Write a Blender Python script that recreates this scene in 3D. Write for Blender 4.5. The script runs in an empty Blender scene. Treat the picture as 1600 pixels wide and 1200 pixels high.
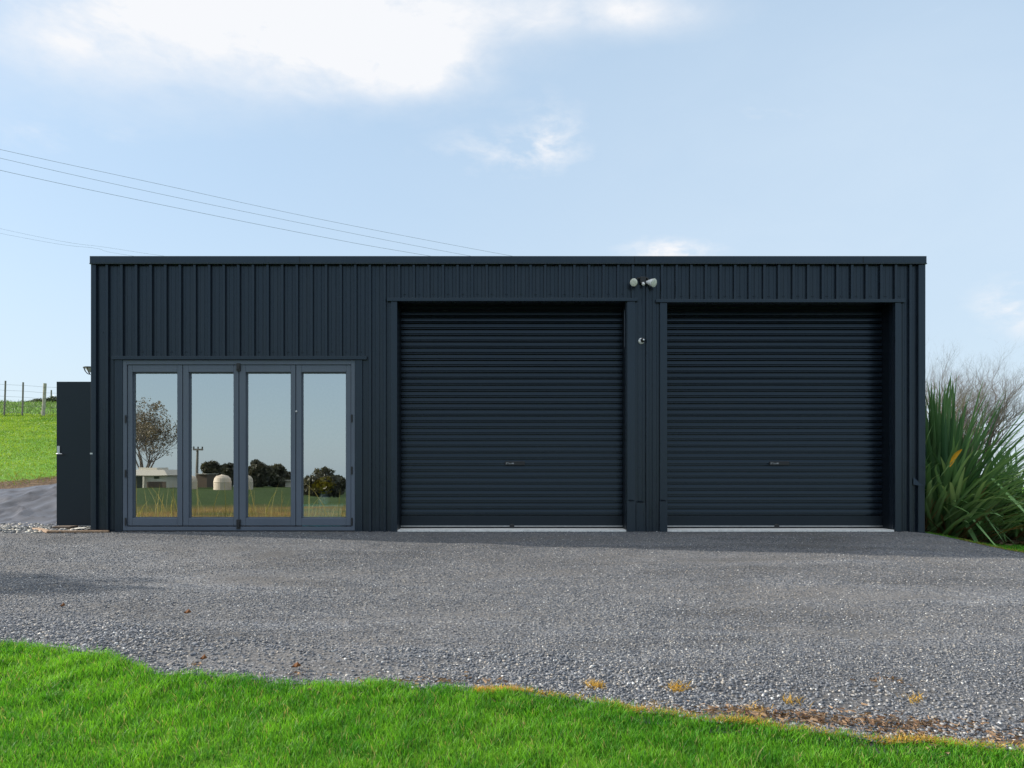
import bpy, bmesh, math, random
import numpy as np
from mathutils import Vector, Matrix, noise as mnoise

S = bpy.context.scene
COL = S.collection
rnd = random.Random(7)
rng = np.random.default_rng(7)

# ------------------------------------------------------------------ camera
F, D, HZ = 1190.0, 10.0, 0.765          # focal length in photo pixels, metres to the facade, eye height
cam = bpy.data.cameras.new('camera')
cam.sensor_width = 36.0
cam.lens = F * 36.0 / 1600.0
cam.shift_y = 140.0 / 1600.0
cam.clip_start = 0.05
cam.clip_end = 4000
camo = bpy.data.objects.new('camera', cam)
camo.location = (0, -D, HZ)
camo.rotation_euler = (math.pi / 2, 0, 0)
COL.objects.link(camo)
S.camera = camo


def X(px): return (px - 800.0) / 119.0            # photo pixel -> metres on the facade plane
def Z(py): return HZ - (py - 740.0) / 119.0
def P(px, py, d): return Vector(((px - 800) / F * d, -D + d, HZ - (py - 740) / F * d))
def Rf(px, py, r):                                 # a thing seen mirrored in the glass stands behind the camera
    p = P(px, py, r)
    return Vector((p.x, -p.y, p.z))


def ss(a, b, x):
    t = np.clip((x - a) / (b - a), 0, 1)
    return t * t * (3 - 2 * t)


# ------------------------------------------------------------------ helpers
class MB:
    def __init__(self):
        self.v, self.f, self.c = [], [], []

    def quad(self, a, b, c, d):
        n = len(self.v); self.v += [tuple(a), tuple(b), tuple(c), tuple(d)]; self.f.append((n, n + 1, n + 2, n + 3))

    def box(self, x0, x1, y0, y1, z0, z1):
        n = len(self.v)
        self.v += [(x0, y0, z0), (x1, y0, z0), (x1, y1, z0), (x0, y1, z0), (x0, y0, z1), (x1, y0, z1), (x1, y1, z1), (x0, y1, z1)]
        self.f += [(n, n + 3, n + 2, n + 1), (n + 4, n + 5, n + 6, n + 7), (n, n + 1, n + 5, n + 4),
                   (n + 1, n + 2, n + 6, n + 5), (n + 2, n + 3, n + 7, n + 6), (n + 3, n, n + 4, n + 7)]
        return self

    def hull(self, pts):                            # eight corners in box order
        n = len(self.v); self.v += [tuple(p) for p in pts]
        self.f += [(n, n + 3, n + 2, n + 1), (n + 4, n + 5, n + 6, n + 7), (n, n + 1, n + 5, n + 4),
                   (n + 1, n + 2, n + 6, n + 5), (n + 2, n + 3, n + 7, n + 6), (n + 3, n, n + 4, n + 7)]
        return self

    def tube(self, pts, rads, k=8, cap=True):
        pts = [Vector(p) for p in pts]
        base = len(self.v)
        up = None
        for i, p in enumerate(pts):
            t = (pts[min(i + 1, len(pts) - 1)] - pts[max(i - 1, 0)]).normalized()
            if up is None:
                up = Vector((0, 0, 1)) if abs(t.z) < 0.9 else Vector((1, 0, 0))
            a = t.cross(up)
            if a.length < 1e-6: a = t.orthogonal()
            a.normalize(); b = t.cross(a).normalized(); up = -b if False else up
            r = rads[i] if isinstance(rads, (list, tuple)) else rads
            for j in range(k):
                w = 2 * math.pi * j / k
                q = p + a * (math.cos(w) * r) + b * (math.sin(w) * r)
                self.v.append(tuple(q))
        for i in range(len(pts) - 1):
            for j in range(k):
                a0 = base + i * k + j; a1 = base + i * k + (j + 1) % k
                self.f.append((a0, a1, a1 + k, a0 + k))
        if cap:
            self.f.append(tuple(base + j for j in range(k))[::-1])
            self.f.append(tuple(base + (len(pts) - 1) * k + j for j in range(k)))
        return self

    def lathe(self, prof, origin, axis, k=24):      # prof: list of (radius, along)
        axis = Vector(axis).normalized(); a = axis.orthogonal().normalized(); b = axis.cross(a)
        o = Vector(origin); base = len(self.v)
        for r, h in prof:
            for j in range(k):
                w = 2 * math.pi * j / k
                self.v.append(tuple(o + axis * h + a * (math.cos(w) * r) + b * (math.sin(w) * r)))
        for i in range(len(prof) - 1):
            for j in range(k):
                a0 = base + i * k + j; a1 = base + i * k + (j + 1) % k
                self.f.append((a0, a1, a1 + k, a0 + k))
        self.f.append(tuple(base + j for j in range(k))[::-1])
        self.f.append(tuple(base + (len(prof) - 1) * k + j for j in range(k)))
        return self

    def build(self, name, mat, parent=None, smooth=False, bevel=0):
        me = bpy.data.meshes.new(name)
        me.from_pydata(self.v, [], self.f)
        if smooth: me.polygons.foreach_set('use_smooth', [True] * len(me.polygons))
        return link(name, me, mat, parent, bevel)


def link(name, me, mat, parent=None, bevel=0):
    me.materials.append(mat)
    me.update()
    o = bpy.data.objects.new(name, me)
    COL.objects.link(o)
    if parent is not None:
        o.parent = parent
        # parents are empties or meshes; keep world position
        o.matrix_parent_inverse = world_of(parent).inverted()
    if bevel:
        m = o.modifiers.new('edge', 'BEVEL'); m.width = bevel; m.segments = 2; m.limit_method = 'ANGLE'; m.angle_limit = math.radians(50)
    return o


def world_of(o):
    m = Matrix.LocRotScale(o.location, o.rotation_euler, o.scale)
    if o.parent: m = world_of(o.parent) @ o.matrix_parent_inverse @ m
    return m


def npmesh(name, V, Fc, mat, col=None, parent=None, smooth=False):
    """V (n,3), Fc (m,k) constant k; col (n,3) vertex colours"""
    me = bpy.data.meshes.new(name)
    V = np.ascontiguousarray(V, dtype=np.float32); Fc = np.ascontiguousarray(Fc, dtype=np.int32)
    m, k = Fc.shape
    me.vertices.add(len(V)); me.vertices.foreach_set('co', V.ravel())
    me.loops.add(m * k); me.loops.foreach_set('vertex_index', Fc.ravel())
    me.polygons.add(m)
    me.polygons.foreach_set('loop_start', np.arange(0, m * k, k, dtype=np.int32))
    me.polygons.foreach_set('loop_total', np.full(m, k, dtype=np.int32))
    if smooth: me.polygons.foreach_set('use_smooth', np.ones(m, dtype=bool))
    me.update(calc_edges=True)
    if col is not None:
        at = me.color_attributes.new('tint', 'FLOAT_COLOR', 'POINT')
        c4 = np.ones((len(V), 4), dtype=np.float32); c4[:, :3] = col
        at.data.foreach_set('color', c4.ravel())
    return link(name, me, mat, parent)


def tag(o, label=None, cat=None, group=None, kind=None):
    if label: o['label'] = label
    if cat: o['category'] = cat
    if group: o['group'] = group
    if kind: o['kind'] = kind
    return o


def empty(name, loc):
    o = bpy.data.objects.new(name, None); o.location = loc; o.empty_display_size = 0.2
    COL.objects.link(o); return o


# ------------------------------------------------------------------ materials
def newmat(name):
    m = bpy.data.materials.new(name); m.use_nodes = True
    nt = m.node_tree
    b = nt.nodes['Principled BSDF']
    return m, nt, b


def N(nt, t, **kw):
    n = nt.nodes.new(t)
    for k, v in kw.items(): setattr(n, k, v)
    return n


def ramp(nt, fac, stops):
    r = N(nt, 'ShaderNodeValToRGB')
    while len(r.color_ramp.elements) < len(stops): r.color_ramp.elements.new(0.5)
    for e, (p, c) in zip(r.color_ramp.elements, stops):
        e.position = p; e.color = (*c, 1) if len(c) == 3 else c
    nt.links.new(fac, r.inputs[0]); return r.outputs[0]


def noise(nt, scale, detail=4, rough=0.55, vec=None, dist=0.0):
    n = N(nt, 'ShaderNodeTexNoise'); n.inputs['Scale'].default_value = scale
    n.inputs['Detail'].default_value = detail; n.inputs['Roughness'].default_value = rough
    n.inputs['Distortion'].default_value = dist
    if vec is not None: nt.links.new(vec, n.inputs['Vector'])
    return n.outputs['Fac']


def objco(nt, scale=None):
    g = N(nt, 'ShaderNodeNewGeometry').outputs['Position']
    if scale:
        m = N(nt, 'ShaderNodeMapping'); m.inputs['Scale'].default_value = scale
        nt.links.new(g, m.inputs['Vector']); return m.outputs[0]
    return g


def mixc(nt, fac, a, b, mode='MIX'):
    m = N(nt, 'ShaderNodeMix', data_type='RGBA', blend_type=mode)
    for s, v in ((0, fac), (6, a), (7, b)):
        if hasattr(v, 'is_linked') or hasattr(v, 'links'): nt.links.new(v, m.inputs[s])
        else: m.inputs[s].default_value = v if s == 0 else (*v, 1)
    return m.outputs[2]


def math_(nt, op, a, b=None, c=None, clamp=False):
    m = N(nt, 'ShaderNodeMath', operation=op); m.use_clamp = clamp
    for i, v in enumerate((a, b, c)):
        if v is None: continue
        if isinstance(v, (int, float)): m.inputs[i].default_value = v
        else: nt.links.new(v, m.inputs[i])
    return m.outputs[0]


def bump(nt, h, strength, dist, b):
    n = N(nt, 'ShaderNodeBump'); n.inputs['Strength'].default_value = strength; n.inputs['Distance'].default_value = dist
    nt.links.new(h, n.inputs['Height']); nt.links.new(n.outputs[0], b.inputs['Normal'])


def plain(name, c, rough=0.6, var=0.12, scale=20, metal=0, bstr=0.15, bdist=0.002, spec=0.5):
    m, nt, b = newmat(name)
    n = noise(nt, scale, 6, vec=objco(nt))
    lo = tuple(x * (1 - var) for x in c); hi = tuple(min(1, x * (1 + var)) for x in c)
    nt.links.new(ramp(nt, n, [(0.3, lo), (0.7, hi)]), b.inputs['Base Color'])
    b.inputs['Roughness'].default_value = rough; b.inputs['Metallic'].default_value = metal
    b.inputs['Specular IOR Level'].default_value = spec
    if bstr: bump(nt, n, bstr, bdist, b)
    return m


def painted_steel(name, c, rough, dust=0.15, streak=(14, 14, 0.8), tint=(0.76, 0.90, 1.0)):
    m, nt, b = newmat(name)
    co = objco(nt)
    n1 = noise(nt, 1.3, 3, vec=co); n2 = noise(nt, 1.0, 6, 0.65, vec=objco(nt, streak)); n3 = noise(nt, 220, 2, vec=co)
    base = mixc(nt, n1, tuple(x * 0.88 for x in c), tuple(x * 1.12 for x in c))
    d = ramp(nt, n2, [(0.45, (0, 0, 0)), (0.8, (1, 1, 1))])
    d = math_(nt, 'MULTIPLY', d, dust)
    base = mixc(nt, d, base, (0.07, 0.075, 0.08))
    nt.links.new(base, b.inputs['Base Color'])
    b.inputs['Specular Tint'].default_value = (*tint, 1)
    r = math_(nt, 'MULTIPLY_ADD', n2, 0.16, rough - 0.08)
    nt.links.new(r, b.inputs['Roughness'])
    h = math_(nt, 'ADD', math_(nt, 'MULTIPLY', n1, 1.0), math_(nt, 'MULTIPLY', n3, 0.004))
    bump(nt, h, 0.35, 0.012, b)
    return m


M = {}
M['steel'] = painted_steel('dark painted steel', (0.0075, 0.0120, 0.0200), 0.28)
M['trim'] = painted_steel('dark painted flashing', (0.0100, 0.0155, 0.0250), 0.29, 0.10)
M['curtain'] = painted_steel('dark roller steel', (0.0050, 0.0085, 0.0150), 0.25, 0.06, (0.8, 14, 14))
M['slab_door'] = painted_steel('black painted door', (0.003, 0.005, 0.009), 0.45, 0.02)
M['bifold'] = painted_steel('slate powder coat', (0.092, 0.110, 0.140), 0.5, 0.20, tint=(0.9, 0.95, 1.0))
M['black'] = plain('black plastic', (0.012, 0.012, 0.013), 0.5)
M['dark_gap'] = plain('black rubber', (0.008, 0.008, 0.009), 0.9)
M['alu'] = plain('brushed aluminium', (0.55, 0.55, 0.55), 0.35, metal=0.9)
M['concrete'] = plain('pale concrete', (0.66, 0.65, 0.62), 0.9, 0.18, 25)
M['cream'] = plain('cream lamp glass', (0.62, 0.62, 0.55), 0.35)
M['white'] = plain('white plastic', (0.7, 0.7, 0.7), 0.45)
M['mark'] = plain('grey print', (0.30, 0.31, 0.32), 0.6)
M['lens'] = plain('dark lens', (0.01, 0.011, 0.013), 0.12)
M['wood_raw'] = plain('raw timber', (0.32, 0.21, 0.13), 0.85, 0.3, 30)
M['paper'] = plain('pale scrap', (0.6, 0.58, 0.52), 0.85)
M['post'] = plain('weathered timber', (0.16, 0.145, 0.125), 0.9, 0.35, 25)
M['post_pale'] = plain('pale weathered timber', (0.36, 0.33, 0.27), 0.9, 0.3, 18)
M['wire'] = plain('grey wire', (0.16, 0.17, 0.18), 0.6, bstr=0)
M['cable'] = plain('dull cable', (0.10, 0.11, 0.12), 0.7, bstr=0)
M['bark'] = plain('grey bark', (0.12, 0.10, 0.085), 0.95, 0.3, 30)
M['twig'] = plain('brown twigs', (0.13, 0.115, 0.11), 0.95, 0.25, 30, bstr=0)
M['inner_wall'] = plain('room lining', (0.24, 0.23, 0.22), 0.8)
M['inner_floor'] = plain('timber floor', (0.16, 0.10, 0.05), 0.5, 0.3, 6)
M['teal'] = plain('teal plastic', (0.10, 0.66, 0.68), 0.5, 0.06)
M['yellow'] = plain('yellow petals', (0.85, 0.60, 0.02), 0.8, 0.2, 40)
M['ceramic'] = plain('pale ceramic', (0.6, 0.66, 0.7), 0.3)
M['house'] = plain('pale weatherboard', (0.74, 0.66, 0.55), 0.8, 0.08)
M['roofgrey'] = plain('pale roof', (0.50, 0.45, 0.38), 0.7, 0.1)
M['dark_win'] = plain('dark window', (0.02, 0.022, 0.024), 0.15)
M['tank'] = plain('cream tank plastic', (0.62, 0.50, 0.39), 0.6, 0.08)
M['barnwood'] = plain('brown boards', (0.12, 0.085, 0.06), 0.9, 0.25)


def tinted(name, rough=0.6, transl=0.0, spec=0.35, gain=1.0):
    m, nt, b = newmat(name)
    a = N(nt, 'ShaderNodeVertexColor', layer_name='tint').outputs[0]
    nt.links.new(a, b.inputs['Base Color']); b.inputs['Roughness'].default_value = rough
    b.inputs['Specular IOR Level'].default_value = spec
    if transl:
        t = N(nt, 'ShaderNodeBsdfTranslucent')
        nt.links.new(mixc(nt, 1.0, a, (1.15, 1.1, 0.6), 'MULTIPLY'), t.inputs[0])
        mx = N(nt, 'ShaderNodeMixShader'); mx.inputs[0].default_value = transl
        nt.links.new(b.outputs[0], mx.inputs[1]); nt.links.new(t.outputs[0], mx.inputs[2])
        nt.links.new(mx.outputs[0], nt.nodes['Material Output'].inputs[0])
    return m


M['blade'] = tinted('grass blade', 0.55, 0.45, 0.3)
M['leaf'] = tinted('leaf', 0.45, 0.2, 0.4)
M['flax'] = tinted('flax leaf', 0.38, 0.18, 0.5)
M['stone'] = tinted('crushed stone', 0.85, 0, 0.3)
M['litter'] = tinted('dry litter', 0.9, 0.15, 0.1)

# glass
g, nt, b = newmat('window glass')
gl = N(nt, 'ShaderNodeBsdfGlossy'); gl.inputs['Roughness'].default_value = 0.0; gl.inputs['Color'].default_value = (0.90, 0.96, 0.95, 1)
tr = N(nt, 'ShaderNodeBsdfTransparent'); tr.inputs['Color'].default_value = (0.90, 0.94, 0.91, 1)
mx = N(nt, 'ShaderNodeMixShader'); mx.inputs[0].default_value = 0.55
nt.links.new(tr.outputs[0], mx.inputs[1]); nt.links.new(gl.outputs[0], mx.inputs[2])
nt.links.new(mx.outputs[0], nt.nodes['Material Output'].inputs[0])
bn = N(nt, 'ShaderNodeBump'); bn.inputs['Strength'].default_value = 0.12; bn.inputs['Distance'].default_value = 0.002
nt.links.new(noise(nt, 1.6, 1, vec=objco(nt)), bn.inputs['Height']); nt.links.new(bn.outputs[0], gl.inputs['Normal'])
M['glass'] = g
g2, nt, b = newmat('added skylight sheet')  # see-through sheet of the skylight added to light the glazed room
tr = N(nt, 'ShaderNodeBsdfTransparent'); tr.inputs['Color'].default_value = (0.85, 0.87, 0.85, 1)
gl2 = N(nt, 'ShaderNodeBsdfGlossy'); gl2.inputs['Roughness'].default_value = 0.1
mx = N(nt, 'ShaderNodeMixShader'); mx.inputs[0].default_value = 0.1
nt.links.new(tr.outputs[0], mx.inputs[1]); nt.links.new(gl2.outputs[0], mx.inputs[2]); nt.links.new(mx.outputs[0], nt.nodes['Material Output'].inputs[0])
M['clear'] = g2

# gravel
m, nt, b = newmat('grey gravel')
co = objco(nt)
def vor(scale, feat='F1', rand=1.0):
    v = N(nt, 'ShaderNodeTexVoronoi', feature=feat); v.inputs['Scale'].default_value = scale
    v.inputs['Randomness'].default_value = rand
    nt.links.new(co, v.inputs['Vector']); return v
v1 = vor(64); v2 = vor(140); 
sep = N(nt, 'ShaderNodeSeparateColor'); nt.links.new(v1.outputs['Color'], sep.inputs[0])
sep2 = N(nt, 'ShaderNodeSeparateColor'); nt.links.new(v2.outputs['Color'], sep2.inputs[0])
STOPS = [(p_, (c_[0] * 1.0, c_[1] * 1.02, c_[2] * 1.045)) for p_, c_ in [(0.0, (0.075, 0.082, 0.095)), (0.35, (0.145, 0.155, 0.175)), (0.6, (0.205, 0.212, 0.225)), (0.82, (0.28, 0.275, 0.27)), (0.95, (0.36, 0.32, 0.27)), (1.0, (0.62, 0.62, 0.60))]]
c1 = ramp(nt, sep.outputs[0], STOPS); c2 = ramp(nt, sep2.outputs[1], STOPS)
c = mixc(nt, 0.4, c1, c2)
gap = ramp(nt, v1.outputs['Distance'], [(0.3, (1, 1, 1)), (0.7, (0.42, 0.42, 0.42))])
c = mixc(nt, 1.0, c, gap, 'MULTIPLY')
big = noise(nt, 0.8, 6, 0.65, vec=objco(nt, (0.5, 1.5, 1)), dist=0.9)
fines = ramp(nt, big, [(0.42, (0, 0, 0)), (0.62, (1, 1, 1))])
c = mixc(nt, math_(nt, 'MULTIPLY', fines, 0.62), c, (0.098, 0.091, 0.084))
damp = noise(nt, 0.9, 5, 0.6, vec=objco(nt, (0.35, 1.3, 1)), dist=0.5)
c = mixc(nt, 1.0, c, ramp(nt, damp, [(0.32, (0.62, 0.61, 0.60)), (0.5, (0.98, 0.98, 0.98)), (0.68, (1.18, 1.18, 1.18))]), 'MULTIPLY')
nt.links.new(c, b.inputs['Base Color']); b.inputs['Roughness'].default_value = 0.9; b.inputs['Specular IOR Level'].default_value = 0.25
h = math_(nt, 'ADD', math_(nt, 'MULTIPLY', math_(nt, 'SUBTRACT', 1.0, v1.outputs['Distance']), 1.0), math_(nt, 'MULTIPLY', sep.outputs[2], 0.8))
h = math_(nt, 'ADD', h, math_(nt, 'MULTIPLY', math_(nt, 'SUBTRACT', 1.0, v2.outputs['Distance']), 0.4))
h = math_(nt, 'MULTIPLY', h, math_(nt, 'MULTIPLY_ADD', fines, -0.55, 1.0))
bump(nt, h, 0.9, 0.008, b)
M['gravel'] = m

# ground (grass, soil and dry patches by vertex masks)
m, nt, b = newmat('pasture ground')
co = objco(nt)
at = N(nt, 'ShaderNodeVertexColor', layer_name='tint'); sp = N(nt, 'ShaderNodeSeparateColor'); nt.links.new(at.outputs[0], sp.inputs[0])
n1 = noise(nt, 0.8, 6, 0.65, vec=co); n2 = noise(nt, 14, 5, 0.7, vec=co); n3 = noise(nt, 70, 3, 0.6, vec=co)
gcol = ramp(nt, n2, [(0.25, (0.05, 0.15, 0.010)), (0.5, (0.10, 0.26, 0.016)), (0.75, (0.17, 0.35, 0.025))])
gcol = mixc(nt, math_(nt, 'MULTIPLY', n1, 0.5), gcol, (0.15, 0.25, 0.03))
scol = ramp(nt, n2, [(0.3, (0.035, 0.025, 0.016)), (0.55, (0.13, 0.085, 0.05)), (0.75, (0.25, 0.18, 0.10))])
dcol = ramp(nt, n2, [(0.3, (0.10, 0.06, 0.02)), (0.55, (0.30, 0.155, 0.045)), (0.75, (0.42, 0.27, 0.09))])
ocol = ramp(nt, n1, [(0.3, (0.03, 0.052, 0.012)), (0.7, (0.055, 0.085, 0.02))])
gcol = mixc(nt, sp.outputs[2], gcol, ocol)
c = mixc(nt, sp.outputs[1], gcol, dcol)
sm = math_(nt, 'ADD', sp.outputs[0], math_(nt, 'MULTIPLY', math_(nt, 'SUBTRACT', n1, 0.5), 1.1))
sm = ramp(nt, sm, [(0.4, (0, 0, 0)), (0.6, (1, 1, 1))])
sm = math_(nt, 'MULTIPLY', sm, math_(nt, 'GREATER_THAN', sp.outputs[0], 0.02))
c = mixc(nt, sm, c, scol)
nt.links.new(c, b.inputs['Base Color']); b.inputs['Roughness'].default_value = 0.95; b.inputs['Specular IOR Level'].default_value = 0.15
bump(nt, math_(nt, 'ADD', n2, math_(nt, 'MULTIPLY', n3, 0.4)), 0.8, 0.05, b)
M['pasture'] = m

# weed mat
m, nt, b = newmat('woven weed mat')
n1 = noise(nt, 3, 6, 0.6, vec=objco(nt)); n2 = noise(nt, 60, 3, vec=objco(nt))
nt.links.new(ramp(nt, n1, [(0.3, (0.050, 0.050, 0.058)), (0.7, (0.100, 0.100, 0.116))]), b.inputs['Base Color'])
b.inputs['Roughness'].default_value = 0.42
bump(nt, n2, 0.3, 0.004, b)
M['mat'] = m


# ------------------------------------------------------------------ terrain
def bank(y):
    y = np.asarray(y, float)
    z = 0.58 * ss(0.9, 2.9, y)
    z = z + 0.16 * np.clip(y - 2.4, 0, 13.6) * ss(2.4, 3.6, y)
    z = z + 0.126 * np.clip(y - 16, 0, 16)
    z = z - 0.13 * np.clip(y - 34, 0, 200)
    return z


def ground(x, y):
    x = np.asarray(x, float); y = np.asarray(y, float)
    z = 0.067 * np.clip(y, -11, 0) - 0.05 * np.clip(-11 - y, 0, 4)
    # behind the shed and along its left flank the paddock rises
    sx = np.where(y < 8, ss(-5.75, -7.0, x), ss(6, -6, x))
    back = 0.0
    z = z + bank(y) * sx
    z = z - (1 - sx) * 0.05 * np.clip(y - 7.5, 0, 300)
    # right hand fall
    z = z - 0.21 * ss(5.15, 6.6, x) * ss(9, 3, y) - 0.045 * np.clip(x - 6.6, 0, 60)
    # plain behind the camera, dropping beyond the far paddock
    z = z - 0.085 * np.clip(-(y + 98), 0, 240)
    z = z - 0.07 * np.clip(-(y + 48), 0, 200) * ss(-24, -13, x)
    und = 0.02 * np.sin(x * 0.9 + 1.3) * np.sin(y * 0.7 + 0.4) + 0.03 * np.sin(x * 0.23) * np.sin(y * 0.31 + 1)
    nearb = np.exp(-((np.clip(np.abs(x) - 6, 0, 99)) ** 2) / 2) * ss(2.5, 0.3, np.abs(y - 3.4) - 3.4)
    z = z + und * (1 - np.clip(nearb, 0, 1)) * ss(0, 2.5, np.abs(y))
    inside = (np.abs(x) < 5.35) & (y > 0.05) & (y < 7.2)
    return np.where(inside, -0.06, z)


def axis(a, b, fine0, fine1, step, grow=1.16):
    xs = list(np.arange(fine0, fine1 + 1e-6, step))
    s, v = step, fine1
    while v < b: s *= grow; v += s; xs.append(v)
    s, v = step, fine0; pre = []
    while v > a: s *= grow; v -= s; pre.append(v)
    return np.array(pre[::-1] + xs)


xs = axis(-900, 900, -14, 9, 0.2); ys = axis(-900, 900, -14, 18, 0.2)
GX, GY = np.meshgrid(xs, ys)
GZ = ground(GX, GY) - 0.02
soil = np.zeros_like(GX); dry = np.zeros_like(GX)
ytop = np.clip(2.55 + 0.45 * (GX + 8.3), 2.3, 3.6)
soil = np.where((GX < -5.4) & (GY > 0) & (GY < 8), np.exp(-((GY - ytop - 0.25) / 0.8) ** 2), 0)
soil = np.maximum(soil, np.where((GX > 5.3) & (GX < 10), np.exp(-(((GX - 6.9) / 1.6) ** 2 + ((GY - 1.2) / 0.75) ** 2)), 0))
dry = ss(-33, -27, GY) * ss(-12.5, -15, GY)
nx, ny = len(xs), len(ys)
idx = np.arange(nx * ny).reshape(ny, nx)
FC = np.stack([idx[:-1, :-1], idx[:-1, 1:], idx[1:, 1:], idx[1:, :-1]], -1).reshape(-1, 4)
V = np.stack([GX, GY, GZ], -1).reshape(-1, 3)
COLR = np.stack([soil, dry * np.clip(0.5 + 0.5 * np.sin(GX * 0.9 + 2 * np.sin(GY * 0.7)) * np.sin(GY * 0.8 + GX * 0.2), 0.08, 0.75), ss(-12, -20, GY)], -1).reshape(-1, 3)
o = npmesh('ground', V, FC, M['pasture'], COLR, smooth=True); tag(o, kind='structure')

# lawn edge traced along the gravel
EDGE = [(0, 1003), (100, 1010), (190, 1028), (240, 1044), (300, 1047), (400, 1059), (600, 1070), (800, 1081), (900, 1093), (1000, 1107), (1100, 1121), (1200, 1131), (1300, 1141), (1400, 1151), (1500, 1159), (1600, 1167)]
ex, ey = [], []
for px, py in EDGE:
    s = (py + 9 - 740) / F; d = (HZ + 0.67) / (s + 0.067)
    ex.append((px - 800) / F * d); ey.append(-D + d)
ex = np.array([-40, -12, -6] + ex + [4.5, 8, 14]); ey = np.array([-4.0, -4.3, -4.75] + ey + [-7.2, -8.1, -9.5])


def lawn_edge(x):
    return np.interp(x, ex, ey) + 0.018 * np.sin(x * 7.1) + 0.015 * np.sin(x * 17.3 + 1) + 0.02 * np.sin(x * 2.3 + 2)


def gravel_back(x):
    l = np.where(x < -5.6, 1.0 + 0.05 * np.sin(x * 3), 0.04)
    return np.where(x > 5.45, 0.04 - 0.55 * (x - 5.45) ** 1.05 if np.isscalar(x) else 0.04 - 0.52 * np.clip(x - 5.45, 0, 99) ** 1.05, l)


gx = np.concatenate([np.arange(-30, -8, 0.5), np.arange(-8, 9.01, 0.08)])
NT = 90
tt = np.linspace(0, 1, NT)
A = lawn_edge(gx) - 0.06; B = np.maximum(gravel_back(gx), A + 0.02)
GX = np.repeat(gx[None, :], NT, 0); GY = A[None] + (B - A)[None] * tt[:, None]
GZ = ground(GX, GY) + 0.006 - 0.03 * (tt[:, None] < 0.001)
gn = np.array([mnoise.noise((x * 1.7, y * 1.7, 0)) for x, y in zip(GX.ravel(), GY.ravel())]).reshape(GX.shape)
gn2 = np.array([mnoise.noise((x * 5, y * 5, 3)) for x, y in zip(GX.ravel(), GY.ravel())]).reshape(GX.shape)
amp = np.clip((-GY - 0.2) / 1.0, 0, 1)
def gz_extra(n1, n2, a): return (n1 * 0.016 + n2 * 0.007) * a
GZ = GZ + gz_extra(gn, gn2, amp)
idx = np.arange(len(gx) * NT).reshape(NT, len(gx))
FC = np.stack([idx[:-1, :-1], idx[:-1, 1:], idx[1:, 1:], idx[1:, :-1]], -1).reshape(-1, 4)
o = npmesh('gravel_drive', np.stack([GX, GY, GZ], -1).reshape(-1, 3), FC, M['gravel'], smooth=True); tag(o, kind='structure')

# loose stones
OCT = np.array([(1, 0, 0), (-1, 0, 0), (0, 1, 0), (0, -1, 0), (0, 0, 1), (0, 0, -1)], float)
OF = np.array([(0, 2, 4), (2, 1, 4), (1, 3, 4), (3, 0, 4), (2, 0, 5), (1, 2, 5), (3, 1, 5), (0, 3, 5)])
CUB = np.array([(-1, -1, -1), (1, -1, -1), (1, 1, -1), (-1, 1, -1), (-1, -1, 1), (1, -1, 1), (1, 1, 1), (-1, 1, 1)], float) * 0.72
CF = np.array([(0, 3, 2, 1), (4, 5, 6, 7), (0, 1, 5, 4), (1, 2, 6, 5), (2, 3, 7, 6), (3, 0, 4, 7)])


def stone_tints(n):
    t = rng.random(n)
    a = np.array([p for p, _ in STOPS]); cc = np.array([c for _, c in STOPS])
    return np.stack([np.interp(t, a, cc[:, k]) for k in range(3)], -1) * rng.uniform(0.75, 1.0, (n, 1))


def stones(name, px, py, size, tint, lift=0.2):
    n = len(px)
    base = np.where(rng.random((n, 1, 1)) < 2, CUB[None], CUB[None]) + rng.uniform(-0.38, 0.38, (n, 8, 3))
    sc = size[:, None] * np.stack([rng.uniform(0.7, 1.3, n), rng.uniform(0.6, 1.1, n), rng.uniform(0.4, 0.8, n)], -1)
    v = base * sc[:, None, :]
    # random tilt and spin
    a = rng.uniform(0, 2 * np.pi, n); b_ = rng.normal(0, 0.45, n)
    ca, sa, cb, sb = np.cos(a), np.sin(a), np.cos(b_), np.sin(b_)
    y1 = v[..., 1] * cb[:, None] - v[..., 2] * sb[:, None]; z1 = v[..., 1] * sb[:, None] + v[..., 2] * cb[:, None]
    x2 = v[..., 0] * ca[:, None] - y1 * sa[:, None]; y2 = v[..., 0] * sa[:, None] + y1 * ca[:, None]
    n1 = np.array([mnoise.noise((x * 1.7, y * 1.7, 0)) for x, y in zip(px, py)])
    n2 = np.array([mnoise.noise((x * 5, y * 5, 3)) for x, y in zip(px, py)])
    pz = ground(px, py) + 0.006 + gz_extra(n1, n2, np.clip((-py - 0.2), 0, 1)) + size * lift
    v = np.stack([x2 + px[:, None], y2 + py[:, None], z1 + pz[:, None]], -1).reshape(-1, 3)
    f = (CF[None] + (np.arange(n) * 8)[:, None, None]).reshape(-1, 4)
    return npmesh(name, v, f, M['stone'], np.repeat(tint, 8, 0))


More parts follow.
